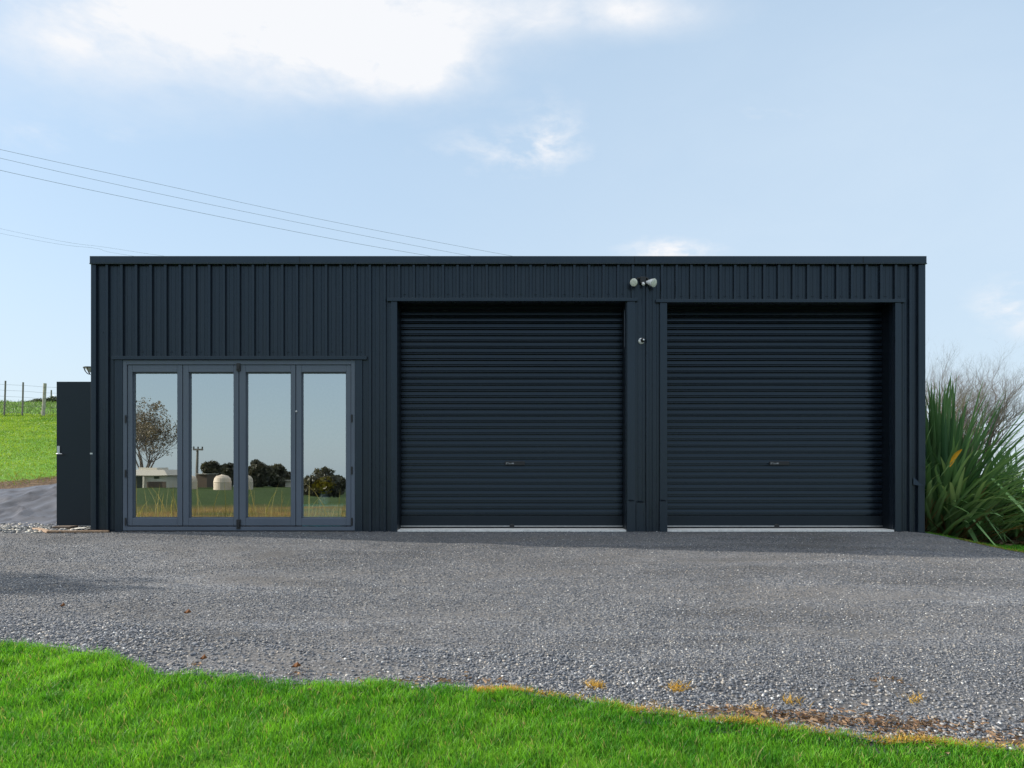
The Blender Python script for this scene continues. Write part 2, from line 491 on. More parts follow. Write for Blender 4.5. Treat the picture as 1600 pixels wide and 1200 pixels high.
n = 210000
sx_ = rng.uniform(-7, 6.5, n); u = rng.random(n) ** 1.5
sy_ = lawn_edge(sx_) + u * (np.minimum(gravel_back(sx_), 0) - lawn_edge(sx_))
big_ = np.array([mnoise.noise((x * 0.55, y * 1.2, 9)) for x, y in zip(sx_, sy_)])
keep = rng.random(n) < np.clip(0.75 - 1.1 * big_, 0.12, 1)
keep &= rng.random(n) < np.clip(1.3 - u, 0.35, 1)
sx_, sy_, u = sx_[keep], sy_[keep], u[keep]
sz = rng.uniform(0.0035, 0.0072, len(sx_)) * (1.0 + 0.7 * (u < 0.12) * rng.random(len(sx_)))
o = stones('loose_gravel', sx_, sy_, sz, stone_tints(len(sx_))); tag(o, kind='stuff'); tag(o, 'loose grey crushed stones lying over the gravel drive', 'gravel')
n = 2600
sx_ = rng.uniform(-11, -5.7, n); sy_ = rng.uniform(-0.15, 1.15, n) - 0.1 * (sx_ + 8)*0
o = stones('coarse_stones', sx_, sy_, rng.uniform(0.012, 0.03, n), stone_tints(n) * np.array([1.5, 1.42, 1.25])); tag(o, 'coarse pale stones heaped at the foot of the black weed mat', 'stones', kind='stuff')


# ------------------------------------------------------------------ grass
def blades(name, px, py, pz, h, w, tint, lean=0.45, mat='blade', seg=3, tipmul=1.25, parent=None, dirbias=None):
    n = len(px)
    a = rng.uniform(0, 2 * np.pi, n); ln = np.abs(rng.normal(lean, lean * 0.5, n))
    dx, dy = np.cos(a), np.sin(a)
    fa = rng.uniform(0, 2 * np.pi, n); wx, wy = np.cos(fa), np.sin(fa)
    vs, cs = [], []
    for i in range(seg + 1):
        t = i / seg
        bend = ln * t ** 1.8 * h
        zz = pz + h * (t - 0.18 * ln * t * t)
        ww = w * (1 - t ** 1.6) * (0.85 + 0.3 * (t > 0)) * 0.5 + 0.0001
        cx, cy = px + dx * bend, py + dy * bend
        vs += [np.stack([cx - wx * ww, cy - wy * ww, zz], -1), np.stack([cx + wx * ww, cy + wy * ww, zz], -1)]
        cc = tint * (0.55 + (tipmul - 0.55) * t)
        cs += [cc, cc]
    v = np.stack(vs, 1).reshape(-1, 3); c = np.stack(cs, 1).reshape(-1, 3)
    k = 2 * (seg + 1)
    fl = np.array([(2 * i, 2 * i + 1, 2 * i + 3, 2 * i + 2) for i in range(seg)])
    f = (fl[None] + (np.arange(n) * k)[:, None, None]).reshape(-1, 4)
    return npmesh(name, v, f, M[mat], c, parent)


def pnoise(x, y, s, z=0): return np.array([mnoise.noise((a * s, b * s, z)) for a, b in zip(x, y)])


def lawn_tints(x, y):
    n = len(x)
    p = pnoise(x, y, 1.3, 5); q = pnoise(x, y, 6, 8)
    t = np.clip(0.46 + 0.7 * p + 0.8 * q + rng.normal(0, 0.28, n), 0, 1)[:, None]
    c = (1 - t) * np.array([0.050, 0.22, 0.014]) + t * np.array([0.17, 0.43, 0.028])
    d = rng.random(n)[:, None]
    c = np.where(d < 0.05, np.array([0.36, 0.33, 0.14]), np.where(d > 0.93, np.array([0.05, 0.15, 0.035]), c))
    return c * rng.uniform(0.8, 1.2, (n, 1))


n = 420000
bx = rng.uniform(-5.2, 4.6, n); by = lawn_edge(bx) + rng.normal(0.012, 0.028, n) - (rng.random(n) ** 1.45) * 3.4
cl = pnoise(bx, by, 7, 2)
vis = np.abs(bx) < (by + 10) * 0.80 + 0.5
keep = vis & (by > -8.1) & (rng.random(n) < 0.75 + 0.5 * cl)
bx, by, cl = bx[keep], by[keep], cl[keep]
hgt = rng.uniform(0.020, 0.054, len(bx)) * (1 + 0.35 * cl) * (1 + 0.2 * pnoise(bx, by, 1.9, 4))
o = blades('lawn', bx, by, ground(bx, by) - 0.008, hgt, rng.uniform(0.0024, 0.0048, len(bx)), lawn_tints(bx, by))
tag(o, 'bright green mown lawn in front of the gravel drive', 'grass', kind='stuff')
n = 60000
bx = rng.uniform(-12, 9, n); by = lawn_edge(bx) + 0.02 - rng.random(n) * 7
keep = ~((np.abs(bx) < (by + 10) * 0.80 + 0.5) & (by > -8.1)); bx, by = bx[keep], by[keep]
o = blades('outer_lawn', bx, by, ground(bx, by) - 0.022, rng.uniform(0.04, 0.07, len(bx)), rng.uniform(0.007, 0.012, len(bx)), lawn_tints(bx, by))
tag(o, 'green lawn round the photographer, outside the picture', 'grass', kind='stuff')
# hillside grass
n = 170000
bx = rng.uniform(-26, -6.0, n); by = 2.6 + rng.random(n) ** 0.9 * 14.5
keep = (by > np.clip(2.75 + 0.45 * (bx + 8.3), 2.4, 3.8) + 0.25 * np.sin(bx * 3.1 + 1) ** 2 + np.abs(rng.normal(0, 0.28, n))) & (bx > -0.73 * (by + 10) - 1.5) & (bx < -0.56 * (by + 10) + 0.6)
bx, by = bx[keep], by[keep]
p = pnoise(bx, by, 1.1, 5); q = pnoise(bx, by, 4, 6)
t = np.clip(0.55 + 0.8 * p + 0.5 * q + rng.normal(0, 0.2, len(bx)), 0, 1)[:, None]
tc = (1 - t) * np.array([0.085, 0.19, 0.018]) + t * np.array([0.25, 0.37, 0.04])
nearmat = np.exp(-((by - 3.0) / 0.8) ** 2)[:, None] * (rng.random((len(bx), 1)) < 0.6)
tc = tc * (1 - nearmat) + np.array([0.20, 0.13, 0.06]) * nearmat
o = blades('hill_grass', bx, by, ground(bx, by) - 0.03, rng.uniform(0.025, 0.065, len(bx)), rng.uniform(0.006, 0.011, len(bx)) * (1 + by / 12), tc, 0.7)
tag(o, 'sunlit grazed grass on the slope left of the shed', 'grass', kind='stuff')
n = 16000
bx = rng.uniform(-34, -12, n); by = rng.uniform(16.3, 31, n)
keep = (bx > -0.73 * (by + 10) - 1.5) & (bx < -0.56 * (by + 10) + 0.6); bx, by = bx[keep], by[keep]
t = rng.random((len(bx), 1))
o = blades('rough_pasture', bx, by, ground(bx, by) - 0.03, rng.uniform(0.07, 0.2, len(bx)), rng.uniform(0.015, 0.03, len(bx)), (1 - t) * np.array([0.06, 0.13, 0.04]) + t * np.array([0.13, 0.20, 0.08]), 0.5)
tag(o, 'longer blue green pasture beyond the wire fence', 'grass', kind='stuff')
# right hand strip of grass beside the flax
n = 26000
bx = rng.uniform(5.5, 10, n); by = gravel_back(bx) + rng.random(n) * (0.75 - gravel_back(bx))
keep = by < 0.62 + 0.12 * np.sin(bx * 4); bx, by = bx[keep], by[keep]
o = blades('verge_grass', bx, by, ground(bx, by) - 0.02, rng.uniform(0.03, 0.06, len(bx)), rng.uniform(0.006, 0.01, len(bx)), lawn_tints(bx, by) * 1.1)
tag(o, 'shaded green grass below the flax at right', 'grass', kind='stuff')
n = 1500
bx = rng.uniform(5.8, 9, n); by = gravel_back(bx) + rng.normal(0.02, 0.03, n)
o = blades('verge_straw', bx, by, ground(bx, by), rng.uniform(0.02, 0.05, n), rng.uniform(0.004, 0.008, n), np.array([0.5, 0.36, 0.10]) * rng.uniform(0.6, 1.1, (n, 1)), 0.8)
tag(o, 'yellowed grass between the right gravel edge and the verge', 'grass', kind='stuff')
# sprayed yellow grass along the right part of the lawn edge
n = 15000
bx = 4.2 - rng.random(n) ** 0.8 * 4.4; by = lawn_edge(bx) + np.abs(rng.normal(0.0, 0.03, n)) - 0.004
kk = rng.random(n) < np.clip(0.55 + 1.0 * pnoise(bx, by, 3.5, 1) + 0.08 * bx, 0.06, 0.9)
bx, by = bx[kk], by[kk]
tx = np.array([(930, 1076), (1058, 1082), (1062, 1078), (1240, 1098), (1025, 1108), (1430, 1090), (1180, 1112)])
for q, (a, b_) in enumerate(tx):
    s = (b_ - 740) / F; d = 1.435 / (s + 0.067); k = 130 if q < 3 else 45
    bx = np.concatenate([bx, rng.normal((a - 800) / F * d, 0.03, k)]); by = np.concatenate([by, rng.normal(-D + d, 0.03, k)])
n = len(bx)
o = blades('yellowed_grass', bx, by, ground(bx, by) - 0.005, rng.uniform(0.018, 0.05, n), rng.uniform(0.003, 0.006, n), np.array([0.66, 0.42, 0.09]) * rng.uniform(0.45, 1.1, (n, 1)), 0.9)
tag(o, 'yellow dying grass along the right of the lawn edge', 'grass', kind='stuff')


def flakes(name, px, py, size, tint, mat='litter', lift=0.006, parent=None, wr_=(0.15, 0.6)):
    n = len(px); a = rng.uniform(0, 6.28, n); L = size; W = size * rng.uniform(wr_[0], wr_[1], n)
    q = np.stack([np.stack([-L, -W], -1), np.stack([L, -W * 0.3], -1), np.stack([L * 0.9, W], -1), np.stack([-L * 0.7, W * 0.8], -1)], 1) * 0.5
    x = q[..., 0] * np.cos(a)[:, None] - q[..., 1] * np.sin(a)[:, None] + px[:, None]
    y = q[..., 0] * np.sin(a)[:, None] + q[..., 1] * np.cos(a)[:, None] + py[:, None]
    z = ground(px, py)[:, None] + lift + rng.uniform(0, 1, (n, 4)) * size[:, None] * 0.5
    f = np.arange(n * 4).reshape(n, 4)
    return npmesh(name, np.stack([x, y, z], -1).reshape(-1, 3), f, M[mat], np.repeat(tint, 4, 0), parent)


def gpt(px, py):
    s = (py - 740) / F; d = 1.435 / (s + 0.067); return (px - 800) / F * d, -D + d


# brown dead weeds on the gravel near the lawn, and stray leaves
bx = np.array([]); by = np.array([])
for (px, py, sx0, sy0, k) in [(1440, 1136, 0.15, 0.05, 260), (1490, 1146, 0.26, 0.06, 160), (1210, 1120, 0.2, 0.03, 170), (1300, 1130, 0.2, 0.03, 200), (1130, 1115, 0.2, 0.025, 120), (1560, 1158, 0.2, 0.03, 220), (465, 1057, 0.02, 0.02, 12), (305, 1042, 0.03, 0.02, 10), (640, 1068, 0.2, 0.02, 20), (1380, 1064, 0.05, 0.03, 40), (700, 1070, 0.3, 0.03, 60)]:
    a, b_ = gpt(px, py); bx = np.concatenate([bx, rng.normal(a, sx0, k)]); by = np.concatenate([by, rng.normal(b_, sy0, k)])
n = len(bx); t = rng.random((n, 1))
bx = np.concatenate([bx, bx + rng.normal(0, 0.12, n)]); by = np.concatenate([by, by + rng.normal(0, 0.05, n)]); n = len(bx); t = rng.random((n, 1))
o = flakes('dead_weeds', bx, by, rng.uniform(0.006, 0.04, n), (1 - t) * np.array([0.10, 0.055, 0.035]) + t * np.array([0.36, 0.25, 0.16]), wr_=(0.05, 0.2))
tag(o, 'brown dead weeds and clippings on the gravel by the lawn', 'dead weeds', kind='stuff')
k = 0
for (px, py, sz) in [(293, 965, 0.030), (98, 955, 0.020), (463, 1050, 0.030), (318, 1037, 0.022)]:
    a, b_ = gpt(px, py); z = float(ground(a, b_)) + 0.02
    mb = MB()
    ring = [(-1, 0), (-0.5, 0.45), (0.1, 0.55), (0.6, 0.3), (1, 0), (0.55, -0.35), (0, -0.5), (-0.55, -0.4)]
    mb.v.append((a, b_, z)); 
    for i, (q, r) in enumerate(ring): mb.v.append((a + q * sz, b_ + r * sz, z + 0.012 * (i % 3) + 0.01 * abs(r)))
    for i in range(8): mb.f.append((0, 1 + i, 1 + (i + 1) % 8))
    o = mb.build('fallen_leaf', plain('brown leaf', (0.22, 0.09, 0.03), 0.8))
    tag(o, ['curled brown leaf lying alone on the open gravel, left of centre', 'small brown leaf lying in the shade patch at far left gravel', 'brown leaf caught where gravel meets lawn, below the glass doors', 'small brown leaf at the lawn edge near the stepped corner of grass'][k], 'leaf', 'fallen leaves on the gravel'); k += 1

# ------------------------------------------------------------------ the shed
shed = empty('shed', (0, 3.5, 0))
tag(shed, 'long low charcoal metal shed with roller doors and folding glass doors', 'shed')
TOP, FB = Z(402), Z(414.5)
xl, xr = X(145), X(1443)
DEPTH = 7.2
# wall core: front panels between openings, side and back walls
w = MB()
def fr(p0, p1, z0, z1): w.box(X(p0), X(p1), 0.006, 0.11, z0, z1)
BH, RH1, RH2 = Z(563), Z(471), Z(473)
fr(146, 193, -0.1, FB); fr(193, 555, BH, FB); fr(555, 621, -0.1, FB); fr(621, 978, RH1, FB)
fr(978, 1042, -0.1, FB); fr(1042, 1396, RH2, FB); fr(1396, 1442, -0.1, FB)
w.box(X(146), X(146) + 0.1, 0.112, 0.64, -0.1, 3.32); w.box(X(146), X(146) + 0.1, 1.52, DEPTH, -0.1, 3.32); w.box(X(146), X(146) + 0.1, 0.64, 1.52, 2.06, 3.32); w.box(X(1442) - 0.1, X(1442), 0.112, DEPTH, -0.3, 3.32)
w.box(X(146) + 0.1, X(1442) - 0.1, DEPTH - 0.1, DEPTH, -0.2, 3.3)
w.build('wall', M['steel'], shed)

# ribbed cladding
RIBS = [169 + 22.76 * k for k in range(56)]
def clad(mb, pa, pb, z0, z1):
    xa, xb = X(pa), X(pb)
    pts = [(xa, 0.0)]
    for rp in RIBS:
        c = X(rp)
        if xa < c - 0.026 and c + 0.026 < xb:
            pts += [(c - 0.0235, 0), (c - 0.0175, -0.038), (c - 0.0145, -0.041), (c + 0.0145, -0.041), (c + 0.0175, -0.038), (c + 0.0235, 0)]
        for off in (0.068, 0.122):
            s_ = c + off
            if xa < s_ - 0.006 and s_ + 0.006 < xb and rp < 1425: pts += [(s_ - 0.006, 0), (s_ - 0.002, -0.0028), (s_ + 0.002, -0.0028), (s_ + 0.006, 0)]
    pts.append((xb, 0.0)); pts.sort(key=lambda p: p[0])
    n0 = len(mb.v)
    zs = [z0, z1]
    for z in zs: mb.v += [(x, y, z) for x, y in pts]
    m_ = len(pts)
    for i in range(m_ - 1): mb.f.append((n0 + i, n0 + i + 1, n0 + m_ + i + 1, n0 + m_ + i))
cb = MB()
ZB = Z(557); ZR1 = Z(467.5); ZR2 = Z(469)
clad(cb, 152, 178, -0.02, FB); clad(cb, 178, 572, ZB, FB); clad(cb, 572, 606, -0.02, FB); clad(cb, 606, 997, ZR1, FB)
clad(cb, 997, 1029, -0.02, FB); clad(cb, 1029, 1410, ZR2, FB); clad(cb, 1410, 1435, -0.05, FB)
def screw(x, z): cb.lathe([(0.0065, -0.001), (0.0065, 0.004), (0.004, 0.006)], (x, 0, z), (0, -1, 0), 6)
for rp in RIBS:
    if 192 < rp < 560: screw(X(rp) + 0.055, Z(550)); screw(X(rp) + 0.078, Z(550))
    if 620 < rp < 980: screw(X(rp) + 0.055, Z(460)); screw(X(rp) + 0.078, Z(460))
    if 1035 < rp < 1400: screw(X(rp) + 0.055, Z(463)); screw(X(rp) + 0.078, Z(463))
for px in (161, 587, 1000, 1427):
    for py in (520, 640, 730): screw(X(px), Z(py))
cb.build('wall_cladding', M['steel'], shed)
# dents at the wall foot of the right corner
# fascia and roof
fb = MB()
fb.box(X(144), X(1444), -0.062, 0.06, FB + 0.012, TOP)
fb.box(X(143.6), X(1444.6), -0.067, -0.02, FB, FB + 0.012)
fb.box(X(143.6), X(143.6)+0.05, 0.06, DEPTH, 3.30, TOP - 0.02)
fb.box(X(1444.6) - 0.05, X(1444.6), 0.06, DEPTH, 3.30, TOP - 0.02)
fb.build('fascia', M['trim'], shed, bevel=0.004)
for px in (470, 990, 1345):
    jb = MB(); jb.box(X(px), X(px) + 0.006, -0.0645, -0.0625, FB + 0.014, TOP - 0.004); jb.build('fascia_joint', M['dark_gap'], shed)
rb = MB()
def roof_piece(xa, xb, ya, yb, mb):
    f = lambda y: 3.50 - 0.20 * (y - 0.06) / (DEPTH - 0.06)
    mb.hull([(xa, ya, f(ya)), (xb, ya, f(ya)), (xb, yb, f(yb)), (xa, yb, f(yb)), (xa, ya, f(ya) + .06), (xb, ya, f(ya) + .06), (xb, yb, f(yb) + .06), (xa, yb, f(yb) + .06)])
    return f
roof_piece(xl + .06, -3.6, 0.06, DEPTH, rb); roof_piece(-1.8, xr - .06, 0.06, DEPTH, rb); roof_piece(-3.6, -1.8, 1.45, DEPTH, rb); roof_piece(-3.6, -1.8, 0.06, 0.2, rb)
rb.build('roof', M['trim'], shed)
rb = MB(); rb.quad((-3.6, 0.2, 3.52), (-1.8, 0.2, 3.52), (-1.8, 1.45, 3.485), (-3.6, 1.45, 3.485)); rb.build('added_skylight', M['clear'], shed)  # unseen skylight, added to bring daylight onto the chest and flowers
rb.build('roof', M['trim'], shed)
# corner flashings
c = MB(); c.box(X(144.6), X(152.5), -0.043, 0.0, -0.03, FB - 0.002); c.box(X(144.6), X(144.6) + 0.02, 0.0, 0.16, -0.03, FB - 0.002); c.build('corner_flashing', M['trim'], shed, bevel=0.003)
c = MB(); c.box(X(1432.5), X(1443.4), -0.043, 0.0, Z(759), FB - 0.002); c.box(X(1443.4) - 0.02, X(1443.4), 0.0, 0.16, -0.1, FB - 0.002)
c.box(X(1431.8), X(1442), -0.048, 0.0, -0.06, Z(758)); c.build('corner_flashing', M['trim'], shed, bevel=0.003)
# head and jamb flashings
def strips(name, lst):
    c = MB()
    for (p0, p1, t0, t1, y0) in lst: c.box(X(p0), X(p1), y0, 0.0, Z(t1), Z(t0))
    return c.build(name, M['trim'], shed, bevel=0.0025)
strips('head_flashing', [(177, 574, 557, 562.5, -0.045)])
strips('head_flashing', [(605.5, 995.5, 466.5, 471.6, -0.045)])
strips('head_flashing', [(1024, 1412, 468.5, 473.5, -0.045)])
strips('jamb_flashing', [(180.5, 192.8, 562.6, 833, -0.022)])
strips('jamb_flashing', [(555.2, 566.5, 562.6, 833, -0.022)])
strips('jamb_flashing', [(611.5, 621, 471.7, 833, -0.030)])
strips('jamb_flashing', [(979.5, 992, 471.7, 784, -0.030), (979.0, 992.5, 783.6, 833, -0.036)])
strips('jamb_flashing', [(1030.5, 1041.6, 473.6, 784, -0.030), (1030, 1042, 783.6, 833, -0.036)])
strips('jamb_flashing', [(1397, 1406.2, 473.6, 834, -0.030)])
strips('kick_plate', [(993.5, 1009.0, 786, 832.5, -0.012)])
# damaged bits: small buckled lips where the flashings overlap
for (px, py, wd) in [(981, 782, 10), (1031, 782, 9), (995, 784, 11)]:
    d = MB(); d.hull([(X(px), -0.036, Z(py + 1)), (X(px + wd), -0.036, Z(py + 1)), (X(px + wd), -0.030, Z(py + 1)), (X(px), -0.030, Z(py + 1)),
            (X(px + 1), -0.052, Z(py - 1.5)), (X(px + wd - 2), -0.046, Z(py - 0.8)), (X(px + wd - 2), -0.040, Z(py - 0.8)), (X(px + 1), -0.046, Z(py - 1.5))]); d.build('buckled_lip', M['trim'], shed)
d = MB(); d.hull([(X(1424), -0.05, Z(757)), (X(1440), -0.048, Z(760)), (X(1440), -0.034, Z(760)), (X(1424), -0.03, Z(757)), (X(1425), -0.036, Z(745)), (X(1428), -0.036, Z(748)), (X(1428), -0.03, Z(748)), (X(1425), -0.03, Z(745))])
d.build('buckled_lip', M['trim'], shed)

# roller doors
def roller(p0, p1, head, zbot, logo_px):
    yc = 0.30
    lining = MB()
    lining.box(X(p0) - 0.05, X(p0), 0.112, yc + 0.1, -0.05, head + 0.2); lining.box(X(p1), X(p1) + 0.05, 0.112, yc + 0.1, -0.05, head + 0.2)
    lining.box(X(p0), X(p1), 0.112, yc + 0.1, head + 0.012, head + 0.2)
    lining.build('door_lining', M['slab_door'], shed)
    c = MB(); x0, x1 = X(p0) + 0.004, X(p1) - 0.004
    per = 0.0836; prof = []
    z = zbot + 0.155
    prof.append((z - 0.002, yc))
    while z < head + 0.1:
        prof += [(z + 0.0008, yc + 0.075), (z + 0.0195, yc + 0.075), (z + 0.0203, yc + 0.003), (z + 0.0300, yc + 0.005), (z + 0.0308, yc + 0.045), (z + 0.0400, yc + 0.045), (z + 0.0408, yc - 0.004), (z + 0.060, yc - 0.003), (z + 0.0828, yc + 0.0008)]
        z += per
    n0 = len(c.v); m_ = len(prof)
    NXS = 24
    for i in range(NXS + 1):
        x = x0 + (x1 - x0) * i / NXS
        for k_, (zz, yy) in enumerate(prof):
            c.v.append((x, yy + 0.004 * mnoise.noise((x * 0.8, zz * 1.3, p0)), zz + 0.0025 * mnoise.noise((x * 0.7, zz * 3, p0 + 5))))
    for i in range(NXS):
        for k_ in range(m_ - 1):
            a0 = n0 + i * m_ + k_; c.f.append((a0, a0 + m_, a0 + m_ + 1, a0 + 1))
    door = c.build('roller_door', M['curtain'], shed)
    b_ = MB(); b_.box(x0, x1, yc - 0.012, yc + 0.02, zbot + 0.022, zbot + 0.153); b_.build('bottom_rail', M['slab_door'], door, bevel=0.004)
    b_ = MB(); b_.box(x0, x1, yc - 0.018, yc + 0.015, zbot + 0.010, zbot + 0.0215); b_.build('seal_strip', M['alu'], door)
    b_ = MB(); b_.box(x0, x1, yc - 0.008, yc + 0.02, zbot - 0.02, zbot + 0.0098); b_.build('rubber_seal', M['dark_gap'], door)
    zc = HZ - (724 - 740) / F * (10 + yc); xc = (logo_px + 15.5 - 800) / F * (10 + yc)
    b_ = MB(); b_.box(xc - 0.135, xc + 0.135, yc - 0.018, yc + 0.0, zc - 0.027, zc + 0.027); pl = b_.build('lock_plate', M['black'], door, bevel=0.006)
    b_ = MB()
    for (dx, w_, z0, z1) in [(-0.118, 0.008, -0.012, 0.012), (-0.106, 0.022, 0.004, 0.010), (-0.082, 0.008, -0.010, 0.006), (-0.070, 0.016, -0.010, -0.004), (-0.051, 0.007, -0.008, 0.006)]:
        b_.box(xc + dx, xc + dx + w_, yc - 0.0205, yc - 0.0185, zc + z0, zc + z1)
    b_.lathe([(0.011, 0), (0.011, 0.003)], (xc - 0.026, yc - 0.0185, zc), (0, -1, 0), 12)
    # the plate carries a small white maker's mark and a round key barrel
    b_.build('maker_mark', M['mark'], door)
    xk = (logo_px + 11 - 800) / F * (10 + yc)
    b_ = MB(); b_.lathe([(0.034, 0), (0.034, 0.012), (0.026, 0.020)], (xk, yc - 0.012, zbot + 0.012), (0, -1, 0), 20); b_.build('ground_lock', M['black'], door)
    return door
THR = 0.028
roller(621, 978.5, RH1, THR + 0.012, 789); roller(1041.8, 1396.4, RH2, THR + 0.012, 1202)
t = MB(); t.box(X(621.3), X(978.2), -0.022, 0.45, -0.12, THR); t.build('threshold', M['concrete'], shed, bevel=0.004)
t = MB(); t.box(X(1042.1), X(1396.1), -0.022, 0.45, -0.14, THR); t.build('threshold', M['concrete'], shed, bevel=0.004)
b_ = MB(); b_.box(X(975.8), X(976.25), 0.02, 0.03, Z(542), Z(484)); b_.build('lit_guide_edge', M['bifold'], shed)  # pale strip for the lit line on the guide, brightness put in its colour
# base trim
b_ = MB(); b_.box(X(145), X(192), -0.047, 0.0, -0.06, Z(829.5)); b_.build('base_trim', M['slab_door'], shed)
b_ = MB(); b_.box(X(1396.5), X(1444), -0.052, 0.0, -0.12, Z(831.5)); b_.build('base_trim', M['slab_door'], shed)

# folding glass doors
bf = MB()
y0, y1 = -0.018, 0.09
FT, FBm = Z(563), Z(829)
bf.box(X(193), X(199.2), y0, y1, FBm, FT); bf.box(X(549), X(555), y0, y1, FBm, FT)
bf.box(X(199.2), X(549), y0, y1, FT - 0.058, FT); bf.box(X(199.2), X(549), y0, y1, FBm, FBm + 0.052)
bf.build('door_frame', M['bifold'], shed, bevel=0.004)
LE = [(199.8, 285.2, 207, 277), (286.2, 373.0, 295, 365), (374.0, 461.8, 384, 454.6), (462.8, 548.6, 471, 541)]
zt, zb = Z(570.2), Z(821.4); gt, gb = Z(581.5), Z(809.5)
for (a, b2, ga, gb2) in LE:
    lf = MB(); yy0, yy1 = -0.006, 0.062
    lf.box(X(a), X(ga), yy0, yy1, zb, zt); lf.box(X(gb2), X(b2), yy0, yy1, zb, zt)
    lf.box(X(ga), X(gb2), yy0, yy1, gt, zt); lf.box(X(ga), X(gb2), yy0, yy1, zb, gb)
    leaf = lf.build('door_leaf', M['bifold'], shed, bevel=0.005)
    bd = MB()
    bd.box(X(ga), X(ga) + 0.012, 0.030, 0.045, gb, gt); bd.box(X(gb2) - 0.012, X(gb2), 0.030, 0.045, gb, gt)
    bd.box(X(ga) + 0.012, X(gb2) - 0.012, 0.030, 0.045, gt - 0.014, gt); bd.box(X(ga) + 0.012, X(gb2) - 0.012, 0.030, 0.045, gb, gb + 0.012)
    bd.build('glazing_bead', M['bifold'], leaf)
    gp = MB(); gp.box(X(ga) + 0.002, X(gb2) - 0.002, 0.046, 0.050, gb + 0.002, gt - 0.002)
    gp.v = gp.v; 
    q = MB(); kx = 0.0002 * (1 if int(ga) % 2 else -1); q.quad((X(ga), 0.047 - kx, gb), (X(gb2), 0.047 + kx, gb), (X(gb2), 0.047 + kx, gt), (X(ga), 0.047 - kx, gt)); q.build('pane', M['glass'], leaf)
for px, pys in ((197.6, (655, 740, 815)), (550.2, (654, 735, 815))):
    for py in pys:
        h = MB(); h.tube([(X(px), -0.022, Z(py + 6)), (X(px), -0.022, Z(py - 6))], 0.011, 10); h.box(X(px) - 0.012, X(px) + 0.012, -0.020, -0.006, Z(py + 4), Z(py - 4)); h.build('hinge', M['black'], shed)
for (ya, yb) in ((568, 580), (811.5, 826.5)):
    h = MB(); h.box(X(370.4), X(376.6), -0.028, -0.006, Z(yb), Z(ya)); h.box(X(371.6), X(375.4), -0.038, -0.028, Z(yb - 3), Z(ya + 3)); h.build('door_bolt', M['black'], shed, bevel=0.003)
h = MB(); h.lathe([(0.012, 0), (0.012, 0.01), (0.006, 0.014)], (X(463.5), -0.006, Z(643)), (0, -1, 0), 12); h.build('key_barrel', M['alu'], shed)

# room behind the glass
r = MB(); r.box(X(146) + 0.1, 5.3, 0.112, DEPTH - 0.1, -0.08, 0.012); r.build('floor', M['inner_floor'], shed)
r = MB(); r.box(-1.62, -1.52, 0.112, DEPTH - 0.1, 0.012, 3.3); r.build('partition', M['inner_wall'], shed)
r = MB(); r.box(-5.13, -5.05, 0.112, 4.6, 0.012, 2.5); r.build('partition', M['inner_wall'], shed)
r = MB(); r.box(X(146) + 0.1, -1.62, 4.6, 4.7, 0.012, 3.3); r.build('partition', M['inner_wall'], shed)
r = MB(); r.box(X(146) + 0.1, -1.62, 1.5, 4.6, 2.5, 2.53); r.box(X(146) + 0.1, -3.9, 0.112, 1.5, 2.5, 2.53); r.build('ceiling', M['inner_wall'], shed)

# open side door
sd = MB(); xd0, xd1 = (88.3 - 800) / F * 10.6, -5.49
zd0, zd1 = 0.043, 2.045
sd.box(xd0, xd1, 0.60, 0.640, zd0, zd1)
door = sd.build('side_door', M['slab_door'], shed, bevel=0.002)
for px in (115, 141):
    for py in (652, 709.5, 767):
        p = P(px, py, 10.6); pp = MB(); pp.lathe([(0.006, 0), (0.005, 0.004)], (p.x, 0.60, p.z), (0, -1, 0), 8); pp.build('screw_head', M['trim'], door)
hp = MB(); p = P(92, 703, 10.6); hp.box(p.x - 0.018, p.x + 0.018, 0.588, 0.60, p.z - 0.06, p.z + 0.055)
hp.tube([(p.x, 0.59, p.z - 0.055), (p.x, 0.55, p.z - 0.055), (p.x + 0.02, 0.545, p.z - 0.055), (p.x + 0.075, 0.545, p.z - 0.057)], [0.01, 0.01, 0.01, 0.008], 10)
hp.build('handle', M['alu'], door)
hp = MB(); p = P(145.5, 709, 9.99); hp.box(X(143.5), X(147.5), -0.045, -0.034, Z(710), Z(707.6)); hp.build('door_catch', M['alu'], shed)
sw = MB(); sw.box(xd0 + 0.02, xd1, 0.606, 0.634, zd0 - 0.012, zd0 - 0.001); sw.build('door_sweep', M['alu'], door)

# bits under the open door
def plank(a, b, w_, t_, mat, label):
    a, b = Vector(a), Vector(b); dr = (b - a).normalized(); sd_ = dr.cross(Vector((0, 0, 1))).normalized() * (w_ / 2); up = Vector((0, 0, t_))
    m_ = MB(); m_.hull([a - sd_, b - sd_, b + sd_, a + sd_, a - sd_ + up, b - sd_ + up, b + sd_ + up, a + sd_ + up])
    o = m_.build('timber_offcut', mat, None, bevel=0.003); tag(o, label, 'timber', 'timber offcuts under the open side door'); return o
plank((-6.42, 0.26, 0.015), (-5.98, -0.14, 0.0), 0.085, 0.022, M['wood_raw'], 'tan timber offcut angled out on the gravel below the open black door')
plank((-6.0, -0.15, 0.005), (-5.25, -0.085, 0.0), 0.04, 0.026, M['wood_raw'], 'thin pale timber strip lying along the left foot of the shed')
sc = MB(); ring = []
for i in range(7):
    for j in range(4):
        sc.v.append((-5.86 + i * 0.055, 0.12 + j * 0.06, 0.012 + 0.045 * (i / 6) ** 2 + 0.016 * mnoise.noise((i * 0.8, j * 0.9, 2)) + 0.02))
for i in range(6):
    for j in range(3): a0 = i * 4 + j; sc.f.append((a0, a0 + 4, a0 + 5, a0 + 1))
